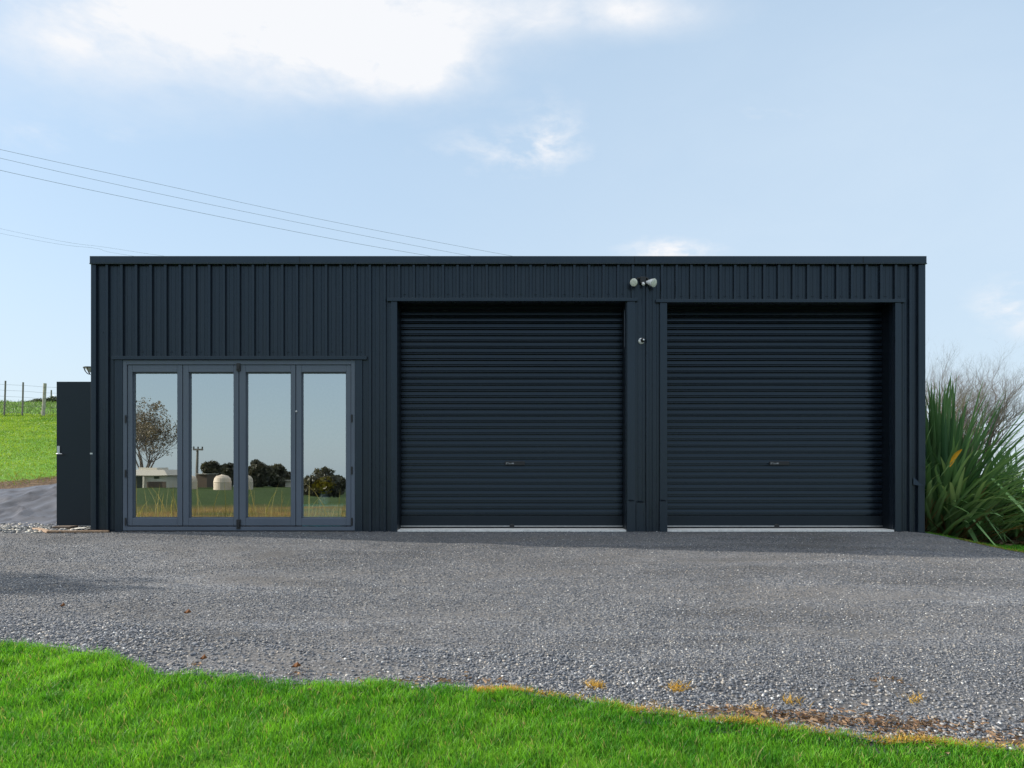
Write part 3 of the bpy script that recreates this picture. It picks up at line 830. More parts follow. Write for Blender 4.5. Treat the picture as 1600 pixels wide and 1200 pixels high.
o = sc.build('paper_scrap', M['paper'], smooth=True); so = o.modifiers.new('thick', 'SOLIDIFY'); so.thickness = 0.003
tag(o, 'crumpled pale scrap of sheet under the open side door', 'scrap')
bk = MB(); bk.box(-6.22, -5.98, 0.30, 0.5, -0.03, 0.05); 
o = bk.build('timber_block', M['barnwood'], bevel=0.006); tag(o, 'dark timber block wedged on the ground below the open side door', 'timber')

# weed mat on the bank
xs = np.arange(-16, -5.62, 0.06); NT = 60; tt = np.linspace(0, 1, NT)
top = np.clip(2.55 + 0.45 * (xs + 8.3), 2.3, 3.6) + 0.06 * np.sin(xs * 5)
MX = np.repeat(xs[None], NT, 0); MY = 0.82 + 0.05 * np.sin(MX * 4) + (top[None] - 0.82) * tt[:, None]
wr = np.array([abs(mnoise.noise((x * 1.3 + y * 1.1, y * 2.6 - x * 0.6, 1))) for x, y in zip(MX.ravel(), MY.ravel())]).reshape(MX.shape)
wr2 = np.array([mnoise.noise((x * 5, y * 3, 4)) for x, y in zip(MX.ravel(), MY.ravel())]).reshape(MX.shape)
wr3 = np.array([abs(mnoise.noise((x * 3.1 - y * 2.0, y * 3.6 + x * 1.4, 7))) for x, y in zip(MX.ravel(), MY.ravel())]).reshape(MX.shape)
MZ = ground(MX, MY) + 0.012 + (0.045 * (1 - np.clip(wr * 6, 0, 1)) + 0.028 * (1 - np.clip(wr3 * 6, 0, 1))) * np.sin(np.pi * tt)[:, None] ** 0.6 + 0.012 * wr2
idx = np.arange(len(xs) * NT).reshape(NT, len(xs))
o = npmesh('weed_mat', np.stack([MX, MY, MZ], -1).reshape(-1, 3), np.stack([idx[:-1, :-1], idx[:-1, 1:], idx[1:, 1:], idx[1:, :-1]], -1).reshape(-1, 4), M['mat'], smooth=True)
tag(o, 'wrinkled black weed mat covering the cut bank left of the shed', 'weed mat')

# ------------------------------------------------------------------ lights and camera on the wall
sl = empty('security_light', (X(1003), 0, Z(438)))
tag(sl, 'twin headed security floodlight with cream lenses above the middle pillar', 'floodlight')
b_ = MB(); b_.box(X(999), X(1008), -0.065, -0.001, Z(444), Z(434)); b_.build('base', M['black'], sl, bevel=0.006)
b_ = MB(); b_.lathe([(0.018, 0), (0.022, 0.03), (0.012, 0.045)], (X(1003.5), -0.065, Z(444.5)), (0, -0.8, -0.6), 14); b_.build('sensor', M['white'], sl, smooth=False)
for sx_s, cx, cy, ax in ((-1, 987.5, 445.5, (-0.5, -0.85, -0.28)), (1, 1019, 446, (0.62, -0.74, -0.25))):
    axv = Vector(ax).normalized(); face = Vector((X(cx), -0.14, Z(cy))); back = face - axv * 0.10
    a = MB(); a.tube([(X(1003 + sx_s * 3), -0.04, Z(437)), (X(1003 + sx_s * 8), -0.06, Z(436)), tuple(back + Vector((0, 0, 0.012)))], [0.013, 0.012, 0.012], 8); a.build('arm', M['black'], sl)
    a = MB(); a.lathe([(0.018, -0.03), (0.026, 0.0), (0.040, 0.035), (0.053, 0.088), (0.055, 0.098)], back, axv, 24); lamp = a.build('lamp_head', M['white'] if sx_s > 0 else M['trim'], sl)
    a = MB(); a.lathe([(0.051, 0.0985), (0.046, 0.106), (0.025, 0.111)], back, axv, 24); a.build('lamp_lens', M['cream'], lamp)
sc_ = empty('security_camera', (X(1002), 0, Z(533)))
tag(sc_, 'small round white security camera with dark lens on the middle pillar', 'camera')
a = MB(); a.lathe([(0.040, 0), (0.040, 0.014), (0.030, 0.026)], (X(1002), -0.0005, Z(533)), (0, -1, 0), 24); a.build('mount', M['white'], sc_)
a = MB(); axv = Vector((0.35, -0.9, 0.05)).normalized(); o0 = Vector((X(1002.6), -0.030, Z(532.6)))
a.lathe([(0.012, -0.004), (0.024, 0.002), (0.030, 0.018), (0.028, 0.034), (0.016, 0.044)], o0, axv, 20); ball = a.build('housing', M['black'], sc_)
a = MB(); a.lathe([(0.013, 0.0445), (0.008, 0.048)], o0, axv, 16); a.build('lens', M['alu'], ball)
wl = empty('wall_lamp', P(140, 577, 10.12)); tag(wl, 'round wire guarded lamp on the side wall above the open black door', 'lamp')
p = P(142.0, 574.5, 10.12)
a = MB(); a.box(-5.56, xl + 0.01, p.y - 0.03, p.y + 0.03, p.z - 0.05, p.z + 0.05); a.build('bracket', M['trim'], wl)
a = MB(); prof = [(0.088, 0.0), (0.086, 0.012), (0.07, 0.05), (0.05, 0.075), (0.02, 0.09)]
for i in range(8):
    w_ = 2 * math.pi * i / 8; pts = [(p.x + math.cos(w_) * r_, p.y + math.sin(w_) * r_, p.z - h_) for r_, h_ in prof]; a.tube(pts, 0.005, 6)
a.tube([(p.x + math.cos(w_ / 12 * math.pi) * 0.088, p.y + math.sin(w_ / 12 * math.pi) * 0.088, p.z) for w_ in range(25)], 0.007, 6)
a.build('guard', M['trim'], wl)
a = MB(); a.lathe([(0.07, -0.004), (0.07, 0.004), (0.03, 0.06)], p, (0, 0, -1), 16); a.build('lamp_lens', M['cream'], wl)

# ------------------------------------------------------------------ inside the room
tc = empty('storage_chest', (-2.64, 0.7, 0.012)); tag(tc, 'teal plastic chest standing inside behind the rightmost glass leaf', 'chest')
a = MB(); a.hull([(-2.90, 0.52, .012), (-2.37, 0.52, .012), (-2.37, 0.9, .012), (-2.90, 0.9, .012), (-2.93, 0.5, .30), (-2.34, 0.5, .30), (-2.34, 0.92, .30), (-2.93, 0.92, .30)]); a.build('body', M['teal'], tc, bevel=0.01)
a = MB(); a.box(-2.95, -2.32, 0.48, 0.94, 0.301, 0.335); a.build('lid', M['teal'], tc, bevel=0.008)
vs_ = empty('flower_vase', (-2.64, 0.7, 0.336)); tag(vs_, 'pale vase of yellow flowers on the teal chest behind the glass', 'vase')
a = MB(); a.lathe([(0.07, 0), (0.09, 0.03), (0.075, 0.10), (0.04, 0.15), (0.05, 0.18)], (-2.64, 0.7, 0.336), (0, 0, 1), 20); a.build('vase', M['ceramic'], vs_, smooth=True)
fv, ff = [], []
a = MB()
for i in range(90):
    d_ = Vector((rnd.gauss(0, 1), rnd.gauss(0, 1), rnd.gauss(0, 1))).normalized() * rnd.uniform(0.08, 0.17)
    c_ = Vector((-2.64, 0.7, 0.60)) + Vector((d_.x, d_.y, d_.z * 0.75)); ax_ = d_.normalized()
    a.lathe([(0.006, -0.01), (0.026, 0.008), (0.034, 0.006)], c_, ax_, 7)
a.build('flowers', M['yellow'], vs_)

# ------------------------------------------------------------------ trees and shrubs
def branch(mb, p, d, length, r, depth, spread, rn, twigs=None, up=0.08, taper=0.62, kmin=2, kmax=4):
    pts = [p]; rads = [r]; n = 4 if depth > 1 else 3
    q = p.copy(); dd = d.copy()
    for i in range(n):
        dd = (dd + Vector((rn.gauss(0, 0.13), rn.gauss(0, 0.13), rn.gauss(0, 0.10) + up))).normalized()
        q = q + dd * (length / n); pts.append(q.copy()); rads.append(r * (1 - (1 - taper) * (i + 1) / n))
    (mb if depth > 2 or twigs is None else twigs['mb']).tube(pts, rads, 6 if depth > 2 else 4, cap=False)
    if depth == 0:
        if twigs is not None: twigs['tips'].append((pts[-1], dd))
        return
    for k in range(rn.randint(kmin, kmax)):
        i = rn.randint(1, n); base = pts[i] if k else pts[-1]
        ax = Vector((rn.gauss(0, 1), rn.gauss(0, 1), rn.gauss(0, 0.6))).normalized()
        nd = (dd + ax * spread * rn.uniform(0.7, 1.25)).normalized()
        branch(mb, base, nd, length * rn.uniform(0.6, 0.85), rads[i if k else -1] * rn.uniform(0.6, 0.85), depth - 1, spread, rn, twigs, up, taper, kmin, kmax)


def bare_tree(base, height, seed, label, depth=5, leaves=0, lc=None, spread=0.62, group=None, stems=3, r0=0.14, low=0.18, kmin=3, lsz=(0.06, 0.16)):
    rn = random.Random(seed); t = empty('bare_tree', base); tag(t, label, 'tree', group)
    mb = MB(); tw = {'mb': MB(), 'tips': []}; b0 = Vector(base)
    mb.tube([b0 + Vector((0, 0, -0.2)), b0 + Vector((0.02, 0, height * low * 0.6)), b0 + Vector((0.0, 0, height * low))], [r0 * 1.3, r0, r0 * 0.95], 8)
    for s_ in range(stems):
        w_ = 2 * math.pi * s_ / stems + rn.uniform(-.4, .4)
        branch(mb, b0 + Vector((0, 0, height * low * rn.uniform(0.75, 1.0))), Vector((math.cos(w_) * 0.55, math.sin(w_) * 0.55, 1)).normalized(), height * 0.27, r0 * 0.62, depth, spread, rn, tw, 0.06, 0.6, kmin, 4)
    mb.build('trunk', M['bark'], t); tw['mb'].build('crown', M['twig'], t)
    if leaves:
        tips = tw['tips']; pts = np.array([tuple(rn.choice(tips)[0]) for _ in range(leaves)]) + rng.normal(0, 0.10, (leaves, 3))
        leafquads('leaves', pts, rng.uniform(lsz[0], lsz[1], leaves), np.array(lc) * rng.uniform(0.5, 1.4, (leaves, 1)), t)
    return t


def leafquads(name, pts, size, tint, parent):
    n = len(pts)
    a = rng.normal(0, 1, (n, 3)); a /= np.linalg.norm(a, axis=1)[:, None]
    b = rng.normal(0, 1, (n, 3)); b -= a * (a * b).sum(1)[:, None]; b /= np.linalg.norm(b, axis=1)[:, None]
    s = size[:, None]
    v = np.stack([pts - a * s, pts + b * s * 0.45, pts + a * s, pts - b * s * 0.45], 1).reshape(-1, 3)
    return npmesh(name, v, np.arange(n * 4).reshape(n, 4), M['leaf'], np.repeat(tint, 4, 0), parent)


def leafy_tree(base, w_, h_, seed, label, tint, n=5000, trunk=0.2, name='round_tree', group=None, cat='tree', leaf=0.12, d_=None, mid=0.58):
    rn = np.random.default_rng(seed); t = empty(name, base); tag(t, label, cat, group)
    b0 = Vector(base); mb = MB(); d_ = d_ or w_
    mb.tube([b0 + Vector((0, 0, -0.2)), b0 + Vector((0.05, 0.03, h_ * 0.25)), b0 + Vector((0, 0, h_ * 0.55))], [trunk, trunk * 0.8, trunk * 0.4], 8)
    nc = 26
    cs = []
    for i in range(nc):
        u = rn.normal(0, 1, 3); u /= np.linalg.norm(u); u *= rn.random() ** 0.33 * 0.78
        c_ = np.array([b0.x + u[0] * w_ / 2, b0.y + u[1] * d_ / 2, b0.z + h_ * (mid + (0.98 - mid) * u[2])])
        cs.append(c_)
        if i % 2 == 0: mb.tube([b0 + Vector((0, 0, h_ * 0.3)), (b0 + Vector((0, 0, h_ * 0.3))).lerp(Vector(c_), 0.6) + Vector((0, 0, .05 * h_)), Vector(c_)], [trunk * 0.45, trunk * 0.28, trunk * 0.1], 5)
    mb.build('trunk', M['bark'], t)
    cs = np.array(cs); ci = rn.integers(0, nc, n); rad = 0.24 * np.array([w_, d_, h_ * 0.8])
    u = rn.normal(0, 1, (n, 3)); u /= np.linalg.norm(u, axis=1)[:, None]; u *= (rn.random((n, 1)) ** 0.4)
    pts = cs[ci] + u * rad
    cc = np.array(tint) * (rn.uniform(0.6, 1.4, (nc, 1))[ci]) * rn.uniform(0.7, 1.3, (n, 1))
    leafquads('crown', pts, rn.uniform(0.6, 1.3, n) * leaf, cc, t)
    return t


# bare tree behind the flax at right
p = P(1462, 800, 24); bare_tree((p.x, p.y, float(ground(p.x, p.y))), 5.7, 12, 'slim bare tree rising between the shed corner and the flax', depth=6, spread=0.60, stems=7, r0=0.09, low=0.2, kmin=2)
p = P(1500, 800, 24); bz = float(ground(p.x, p.y))
bare_tree((p.x, p.y, bz), 5.35, 15, 'bare winter tree with fine grey twigs behind the flax bush', depth=6, spread=0.62, stems=5, r0=0.11, low=0.20, kmin=3)

# flax bushes
def flax(base, n, L, seed, label, spread=0.9, parts=True, lean=(0, 0)):
    rn = np.random.default_rng(seed); t = empty('flax_bush', base); tag(t, label, 'flax bush', 'flax bushes beside the shed')
    def strips_(name, k, a, tilt, Ln, W, droop, tint, bx, by, mat='flax', kink=None):
        SEG = 10; vs, cs = [], []
        px = base[0] + bx; py = base[1] + by; pz = np.full(k, base[2] - 0.05)
        th = tilt.copy()
        twist = rn.normal(0, 0.35, k)
        for i in range(SEG + 1):
            s_ = i / SEG
            dirx, diry = np.cos(a) * np.sin(th), np.sin(a) * np.sin(th); dz = np.cos(th)
            sxn, syn = -np.sin(a + twist * s_), np.cos(a + twist * s_)
            prof = np.interp(s_, [0, 0.15, 0.45, 0.75, 0.92, 1], [0.65, 0.8, 1.0, 0.75, 0.35, 0.02])
            wv = W * prof * 0.5; fold = wv * 0.45
            # normal of leaf: perpendicular to direction and side
            nxn, nyn, nzn = -np.cos(a) * np.cos(th), -np.sin(a) * np.cos(th), np.sin(th)
            for sgn, fl in ((-1, 1), (0, 0), (1, 1)):
                vs.append(np.stack([px + sgn * sxn * wv + fl * nxn * fold, py + sgn * syn * wv + fl * nyn * fold, pz + fl * nzn * fold], -1))
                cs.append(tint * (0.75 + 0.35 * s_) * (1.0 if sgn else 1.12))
            st = Ln / SEG
            px = px + dirx * st; py = py + diry * st; pz = pz + dz * st
            inc = droop * (s_ ** 1.6)
            if kink is not None: inc = inc + np.where(np.abs(s_ - kink) < 0.06, 0.95, 0)
            th = np.clip(th + inc, 0, 2.35)
        v = np.stack(vs, 1).reshape(-1, 3); c_ = np.stack(cs, 1).reshape(-1, 3); kk = 3 * (SEG + 1)
        fl = []
        for i in range(SEG):
            for j in range(2): q = 3 * i + j; fl.append((q, q + 1, q + 4, q + 3))
        f = (np.array(fl)[None] + (np.arange(k) * kk)[:, None, None]).reshape(-1, 4)
        # keep leaves out of the shed wall and above the soil
        v[:, 0] = np.where(v[:, 1] > -0.9, np.maximum(v[:, 0], xr + 0.03 + 0.02 * rn.random(len(v))), v[:, 0])
        v[:, 2] = np.maximum(v[:, 2], ground(v[:, 0], v[:, 1]) + 0.01)
        return npmesh(name, v, f, M[mat], c_, t)
    a = rn.uniform(0, 2 * np.pi, n); tilt = np.abs(rn.normal(0.0, 0.34, n)) * spread + 0.03
    Ln = L * rn.uniform(0.65, 1.08, n); g_ = rn.random((n, 1))
    tint = (1 - g_) * np.array([0.045, 0.115, 0.05]) + g_ * np.array([0.13, 0.245, 0.09])
    br = rn.uniform(0, 0.28, n); ba = rn.uniform(0, 6.28, n)
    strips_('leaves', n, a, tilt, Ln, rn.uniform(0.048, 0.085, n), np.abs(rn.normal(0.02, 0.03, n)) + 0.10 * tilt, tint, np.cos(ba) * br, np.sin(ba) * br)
    k = int(n * 0.9)
    a = rn.uniform(0, 2 * np.pi, k); g_ = rn.random((k, 1))
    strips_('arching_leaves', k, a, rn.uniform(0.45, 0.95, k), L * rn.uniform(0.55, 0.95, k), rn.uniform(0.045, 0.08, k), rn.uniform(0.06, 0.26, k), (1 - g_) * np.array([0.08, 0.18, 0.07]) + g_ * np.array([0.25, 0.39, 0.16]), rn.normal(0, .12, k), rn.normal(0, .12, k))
    if parts:
        k = 90
        a = rn.uniform(-2.4, 0.35, k); g_ = rn.random((k, 1))
        strips_('drooping_leaves', k, a, rn.uniform(0.55, 1.05, k), L * rn.uniform(0.45, 0.75, k), rn.uniform(0.05, 0.085, k), rn.uniform(0.12, 0.34, k), (1 - g_) * np.array([0.11, 0.22, 0.08]) + g_ * np.array([0.32, 0.44, 0.19]), rn.normal(0, .25, k), rn.normal(-.15, .12, k))
        k = 48
        a = rn.uniform(-2.8, 0.3, k)
        strips_('bent_leaves', k, a, rn.uniform(0.3, 0.75, k), L * rn.uniform(0.5, 0.8, k), rn.uniform(0.05, 0.085, k), rn.uniform(0.0, 0.08, k), np.array([0.20, 0.36, 0.12]) * rn.uniform(0.6, 1.2, (k, 1)), rn.normal(0, .15, k), rn.normal(-.1, .12, k), kink=rn.uniform(0.35, 0.6, k))
        k = 44
        a = rn.uniform(-2.6, -0.1, k)
        strips_('dead_leaves', k, a, rn.uniform(0.5, 1.2, k), L * rn.uniform(0.3, 0.55, k), rn.uniform(0.02, 0.05, k), rn.uniform(0.05, 0.2, k), np.array([0.24, 0.14, 0.06]) * rn.uniform(0.5, 1.3, (k, 1)), rn.normal(0, .2, k), rn.normal(-.2, .1, k))
    return t


fl1 = flax((6.12, 0.95, -0.2), 230, 2.3, 3, 'large dark green flax bush with one yellow leaf against the shed corner', lean=(0.1, 0))
# the one yellow leaf
p0 = P(1484, 729, 9.85); p1 = P(1503, 702, 9.75)
a = MB(); ax_ = (p1 - p0); side = Vector((0.85, 0.2, -0.5)).normalized()
prof = [0.010, 0.026, 0.032, 0.031, 0.024, 0.006]
for i, w_ in enumerate(prof):
    q = p0 + ax_ * (i / 5) + Vector((0.012 * math.sin(i / 5 * math.pi) * -1, 0, 0.02 * math.sin(i / 5 * math.pi)))
    a.v += [tuple(q - side * w_), tuple(q + Vector((0, 0.012, 0))), tuple(q + side * w_)]
for i in range(5):
    for j in range(2): s_ = 3 * i + j; a.f.append((s_, s_ + 1, s_ + 4, s_ + 3))
M['yellow_leaf'] = plain('yellow leaf', (0.75, 0.36, 0.015), 0.5)
o = a.build('yellow_leaf', M['yellow_leaf'], fl1); o['label'] = 'bright yellow leaf'
flax((7.35, 1.35, -0.28), 110, 1.5, 5, 'second flax bush cut by the right edge of the picture', spread=1.0, parts=True)
flax((6.9, 2.3, -0.35), 80, 1.35, 8, 'flax bush half hidden behind the two front flax bushes', spread=1.0, parts=False)
n = 1500
bx = rng.uniform(5.6, 8.5, n); by = rng.normal(0.72, 0.18, n); t = rng.random((n, 1))
o = flakes('flax_litter', bx, by, rng.uniform(0.03, 0.14, n), (1 - t) * np.array([0.05, 0.03, 0.02]) + t * np.array([0.24, 0.17, 0.10]), lift=0.0)
tag(o, 'brown fallen leaf litter on the soil under the flax', 'litter', kind='stuff')

# shrubs on the ridge
for q, (px, wd, ht) in enumerate([(50, 0.5, 0.10), (60, 0.7, 0.18), (76, 0.6, 0.22), (87, 0.7, 0.34)]):
    p = P(px, 631, 41); leafy_tree((p.x, p.y, float(ground(p.x, p.y)) - 0.3), wd * 1.1, ht + 0.30, 30 + q, ['low brownish bush at the left end of the ridge bushes', 'low bush on the ridge behind the thick pale fence post', 'dark green bush on the ridge beside the far lone post', 'dark bush on the ridge half hidden by the open black door'][q], (0.05, 0.07, 0.03), 900, 0.02, 'ridge_bush', 'bushes along the ridge', 'bush', 0.05)

# fence
fe = empty('wire_fence', (-17, 16, 2.7)); tag(fe, 'post and wire fence along the grassy slope left of the shed', 'fence')
tops = []
for (pxb, pyb, pxt, pyt, wpx, mat, d_) in [(6.2, 652, 8.6, 595, 2.6, 'post', 26), (34.4, 654, 36.2, 597.3, 2.6, 'post', 26.0), (66.8, 656, 70.3, 599, 5.0, 'post_pale', 26), (79.6, 631, 80.2, 609.5, 2.2, 'post', 44), (-24, 650, -22, 593, 2.6, 'post', 26), (-54, 648, -52, 592, 2.6, 'post', 26), (100, 658, 102, 601, 2.6, 'post', 26)]:
    b0 = P(pxb, pyb, d_); t0 = P(pxt, pyt, d_); r_ = wpx / F * d_ / 2; b0.z = min(b0.z, float(ground(b0.x, b0.y))) - 0.1
    a = MB(); a.tube([b0, b0.lerp(t0, 0.5) + Vector((0.005, 0, 0)), t0], [r_ * 1.05, r_, r_ * 0.97], 10); a.build('post', M[mat], fe)
for py_off in (600.5, 609.5, 619, 632, 643):
    pts = [P(px, py_off + 0.06 * px - (0.6 if k % 2 else 0), 25.95) for k, px in enumerate((-54, -24, 7.5, 36, 69, 101))]
    a = MB(); a.tube(pts, 0.0035, 5); a.build('wire', M['wire'], fe)

# shrub out of frame at left whose shade falls on the gravel
leafy_tree((-14.3, -1.35, 0.0), 1.3, 3.9, 44, 'narrow evergreen shrub left of the picture, shading the gravel', (0.04, 0.08, 0.03), 4200, 0.08, 'columnar_shrub', None, 'shrub', 0.09)

# overhead lines
for q, (pts, d0, dk, r_) in enumerate([
    ([(-700, 70), (-300, 164), (0, 233.5), (250, 288), (500, 342.5), (800, 400), (1150, 462)], 24, 0.018, 0.0075),
    ([(-700, 77), (-300, 175), (0, 247), (250, 303), (500, 354.5), (735, 400), (1150, 474)], 24.6, 0.018, 0.0075),
    ([(-700, 95), (-300, 194), (0, 266), (250, 319.5), (500, 369.5), (672, 400), (1150, 478)], 25.2, 0.018, 0.0085),
    ([(-300, 290), (60, 370), (170, 387), (270, 402), (600, 448)], 60, 0.02, 0.008),
    ([(-300, 305), (60, 376), (150, 388), (215, 401), (600, 455)], 61, 0.02, 0.008)]):
    P3 = [P(px, py, d0 + dk * (px + 700)) for px, py in pts]; out = []
    for i in range(len(P3) - 1):
        a_, b0, c0, d_ = P3[max(i - 1, 0)], P3[i], P3[i + 1], P3[min(i + 2, len(P3) - 1)]
        for k in range(6):
            t = k / 6; out.append(0.5 * ((2 * b0) + (c0 - a_) * t + (2 * a_ - 5 * b0 + 4 * c0 - d_) * t * t + (3 * b0 - a_ - 3 * c0 + d_) * t ** 3))
    out.append(P3[-1]); a = MB(); a.tube(out, r_, 6); o = a.build('power_line', M['cable'])
    tag(o, ['highest of the three overhead lines slanting down behind the shed roof', 'middle of the three overhead lines slanting down behind the roof', 'lowest of the three overhead lines slanting down behind the roof', 'faint upper line of the distant pair just above the left roof', 'faint lower line of the distant pair just above the left roof'][q], 'power line', 'overhead power lines')

# ------------------------------------------------------------------ what the glass mirrors: the farm behind the camera
def gz(p): return float(ground(p.x, p.y))
p = Rf(226, 763, 98); bare_tree((p.x, p.y, gz(p)), 12.0, 21, 'half bare autumn tree mirrored in the leftmost glass leaf', depth=6, leaves=9000, lc=(0.20, 0.15, 0.095), spread=0.68, stems=7, r0=0.2, low=0.10, kmin=2, lsz=(0.06, 0.17))
def bx_part(name, mat, parent, a, b, y0, y1, r_):          # box from two mirrored pixel corners at distance r_
    u = Rf(a[0], a[1], r_); v = Rf(b[0], b[1], r_); m_ = MB(); m_.box(min(u.x, v.x), max(u.x, v.x), u.y + y0, u.y + y1, min(u.z, v.z), max(u.z, v.z)); return m_.build(name, mat, parent)
R0 = 92
hs = empty('farm_house', Rf(235, 762, R0)); tag(hs, 'cream farmhouse with raised clerestory mirrored in the leftmost glass leaf', 'house')
bx_part('wall', M['house'], hs, (180, 766), (262, 741), -6, 0, R0); 
u0, u1 = Rf(176, 743, R0), Rf(266, 737, R0)
m_ = MB(); m_.hull([(u0.x, u0.y - 6.4, u0.z), (u1.x, u1.y - 6.4, u0.z), (u1.x, u0.y + .5, u0.z), (u0.x, u0.y + .5, u0.z), (u0.x + 1, u0.y - 5.2, u1.z + .25), (u1.x - 1.2, u0.y - 5.2, u1.z + .25), (u1.x - 1.2, u0.y - 1.2, u1.z + .25), (u0.x + 1, u0.y - 1.2, u1.z + .25)]); m_.build('roof', M['roofgrey'], hs)
bx_part('clerestory', M['house'], hs, (209, 738), (238, 730), -4.6, -1.4, R0)
bx_part('porch', M['dark_win'], hs, (190, 766), (224, 744.5), 0.02, 0.1, R0); bx_part('window', M['dark_win'], hs, (242, 748), (250, 744.5), 0.02, 0.1, R0); bx_part('garage_door', M['barnwood'], hs, (231, 765), (261, 753), 0.02, 0.1, R0)
bx_part('veranda_post', M['house'], hs, (226.5, 766), (229, 744.5), 0.2, 0.5, R0)
for q, (px0, px1, pyt, r_) in enumerate([(290, 309, 743, 84), (335, 362, 742, 80), (376, 393, 743, 80), (268, 281, 748, 96)]):
    c0 = Rf((px0 + px1) / 2, 757, r_); rad = (px1 - px0) / 2 / F * r_; zt_ = Rf(0, pyt, r_).z; g0 = gz(c0); t = empty('water_tank', (c0.x, c0.y, g0))
    tag(t, ['cream domed water tank mirrored beside the utility pole', 'widest cream domed water tank mirrored in the second glass leaf', 'cream domed water tank mirrored at the left edge of the third glass leaf', 'small far cream tank mirrored at the right of the first glass leaf'][q], 'water tank', 'domed water tanks mirrored in the glass')
    hh = zt_ - g0; a = MB(); a.lathe([(rad, -0.1), (rad, hh * 0.5), (rad * 1.03, hh * 0.52), (rad, hh * 0.55)], (c0.x, c0.y, g0), (0, 0, 1), 28); a.build('tank_wall', M['tank'], t)
    a = MB(); a.lathe([(rad, hh * 0.551), (rad * 0.9, hh * 0.78), (rad * 0.66, hh * 0.93), (rad * 0.25, hh * 0.99), (rad * 0.12, hh * 1.03)], (c0.x, c0.y, g0), (0, 0, 1), 28); a.build('tank_roof', M['tank'], t)
bs = empty('brown_barn', Rf(318, 757, 86)); tag(bs, 'brown boarded shed mirrored between two domed tanks', 'barn'); bx_part('wall', M['barnwood'], bs, (308, 762), (324, 741), -3, 0, 86); bx_part('roof', M['roofgrey'], bs, (307, 741), (325, 740), -3.3, .3, 86)
up_ = empty('utility_pole', Rf(309, 757, 88)); tag(up_, 'timber utility pole with a crossarm mirrored in the second glass leaf', 'utility pole')
b0, t0 = Rf(308.5, 757, 88), Rf(309.5, 702, 88); b0.z = gz(b0) - .2
a = MB(); a.tube([b0, t0], [0.17, 0.12], 10); a.build('pole', M['post'], up_)
u0, u1 = Rf(304, 702.6, 88), Rf(319, 702.6, 88); a = MB(); a.box(u0.x, u1.x, u0.y + .12, u0.y + .26, u0.z - .1, u0.z + .1); arm = a.build('crossarm', M['post'], up_)
for px in (305, 311.5, 318):
    q = Rf(px, 702, 88); a = MB(); a.lathe([(0.05, 0), (0.09, 0.1), (0.06, 0.25)], (q.x, q.y + .19, u0.z + .1), (0, 0, 1), 10); a.build('insulator', M['black'], arm)
for q, (px, pyt, wpx, r_, lab) in enumerate([(331, 716, 26, 95, 'dark evergreen mirrored between the utility pole and the widest tank'), (356, 720, 30, 100, 'rounded dark tree mirrored behind the widest domed tank'), (378, 724, 24, 104, 'dark tree mirrored behind the middle stile of the glass doors'), (402, 718, 36, 94, 'large round dark tree mirrored in the third glass leaf'), (428, 723, 34, 96, 'broad dark tree mirrored right of the largest round tree'), (446, 733, 20, 98, 'smaller brownish tree mirrored at the right of the tree group'), (505, 727, 66, 74, 'wide domed dark tree mirrored in the rightmost glass leaf')]):
    c0 = Rf(px, 760, r_); g0 = gz(c0); h_ = (Rf(px, pyt, r_).z - g0) * 0.96
    leafy_tree((c0.x, c0.y, g0), wpx / F * r_ * 1.05, h_ * 1.0, 60 + q, lab, (0.085, 0.08, 0.05), 7000, 0.25, 'round_tree', 'trees mirrored in the glass', 'tree', 0.24, None, 0.46)
cs_ = empty('farm_cottage', Rf(451, 764, 96)); tag(cs_, 'small pink cream cottage mirrored right of the tree group', 'cottage'); bx_part('wall', M['house'], cs_, (444, 768), (456, 752), -4, 0, 96); bx_part('roof', M['roofgrey'], cs_, (443, 752), (457, 750), -4.3, .3, 96)
# dry tall grass on the paddock behind the camera
n = 2600
bx = rng.uniform(-24, -2, n); by = rng.uniform(-25, -15, n)
t = rng.random((n, 1)); hh_ = rng.uniform(0.12, 0.42, n); ww_ = rng.uniform(0.008, 0.02, n)
tall = rng.random(n) < 0.06; hh_[tall] = rng.uniform(0.7, 1.7, tall.sum()); ww_[tall] = 0.03
o = blades('tall_dry_grass', bx, by, ground(bx, by) - 0.02, hh_, ww_, (1 - t) * np.array([0.48, 0.38, 0.18]) + t * np.array([0.30, 0.28, 0.09]), 0.3)
tag(o, 'tall dry grass stalks mirrored along the bottom of the glass', 'grass', kind='stuff')

# ------------------------------------------------------------------ light
EL = math.radians(20.0)
sun_to = Vector((-math.cos(math.radians(11.0)) * math.cos(EL), math.sin(math.radians(11.0)) * math.cos(EL), math.sin(EL)))
sl_ = bpy.data.lights.new('sun', 'SUN'); sl_.energy = 4.7; sl_.angle = math.radians(0.5); sl_.color = (1.0, 0.92, 0.81)
so = bpy.data.objects.new('sun', sl_); COL.objects.link(so); so.rotation_euler = (-sun_to).to_track_quat('-Z', 'Y').to_euler()

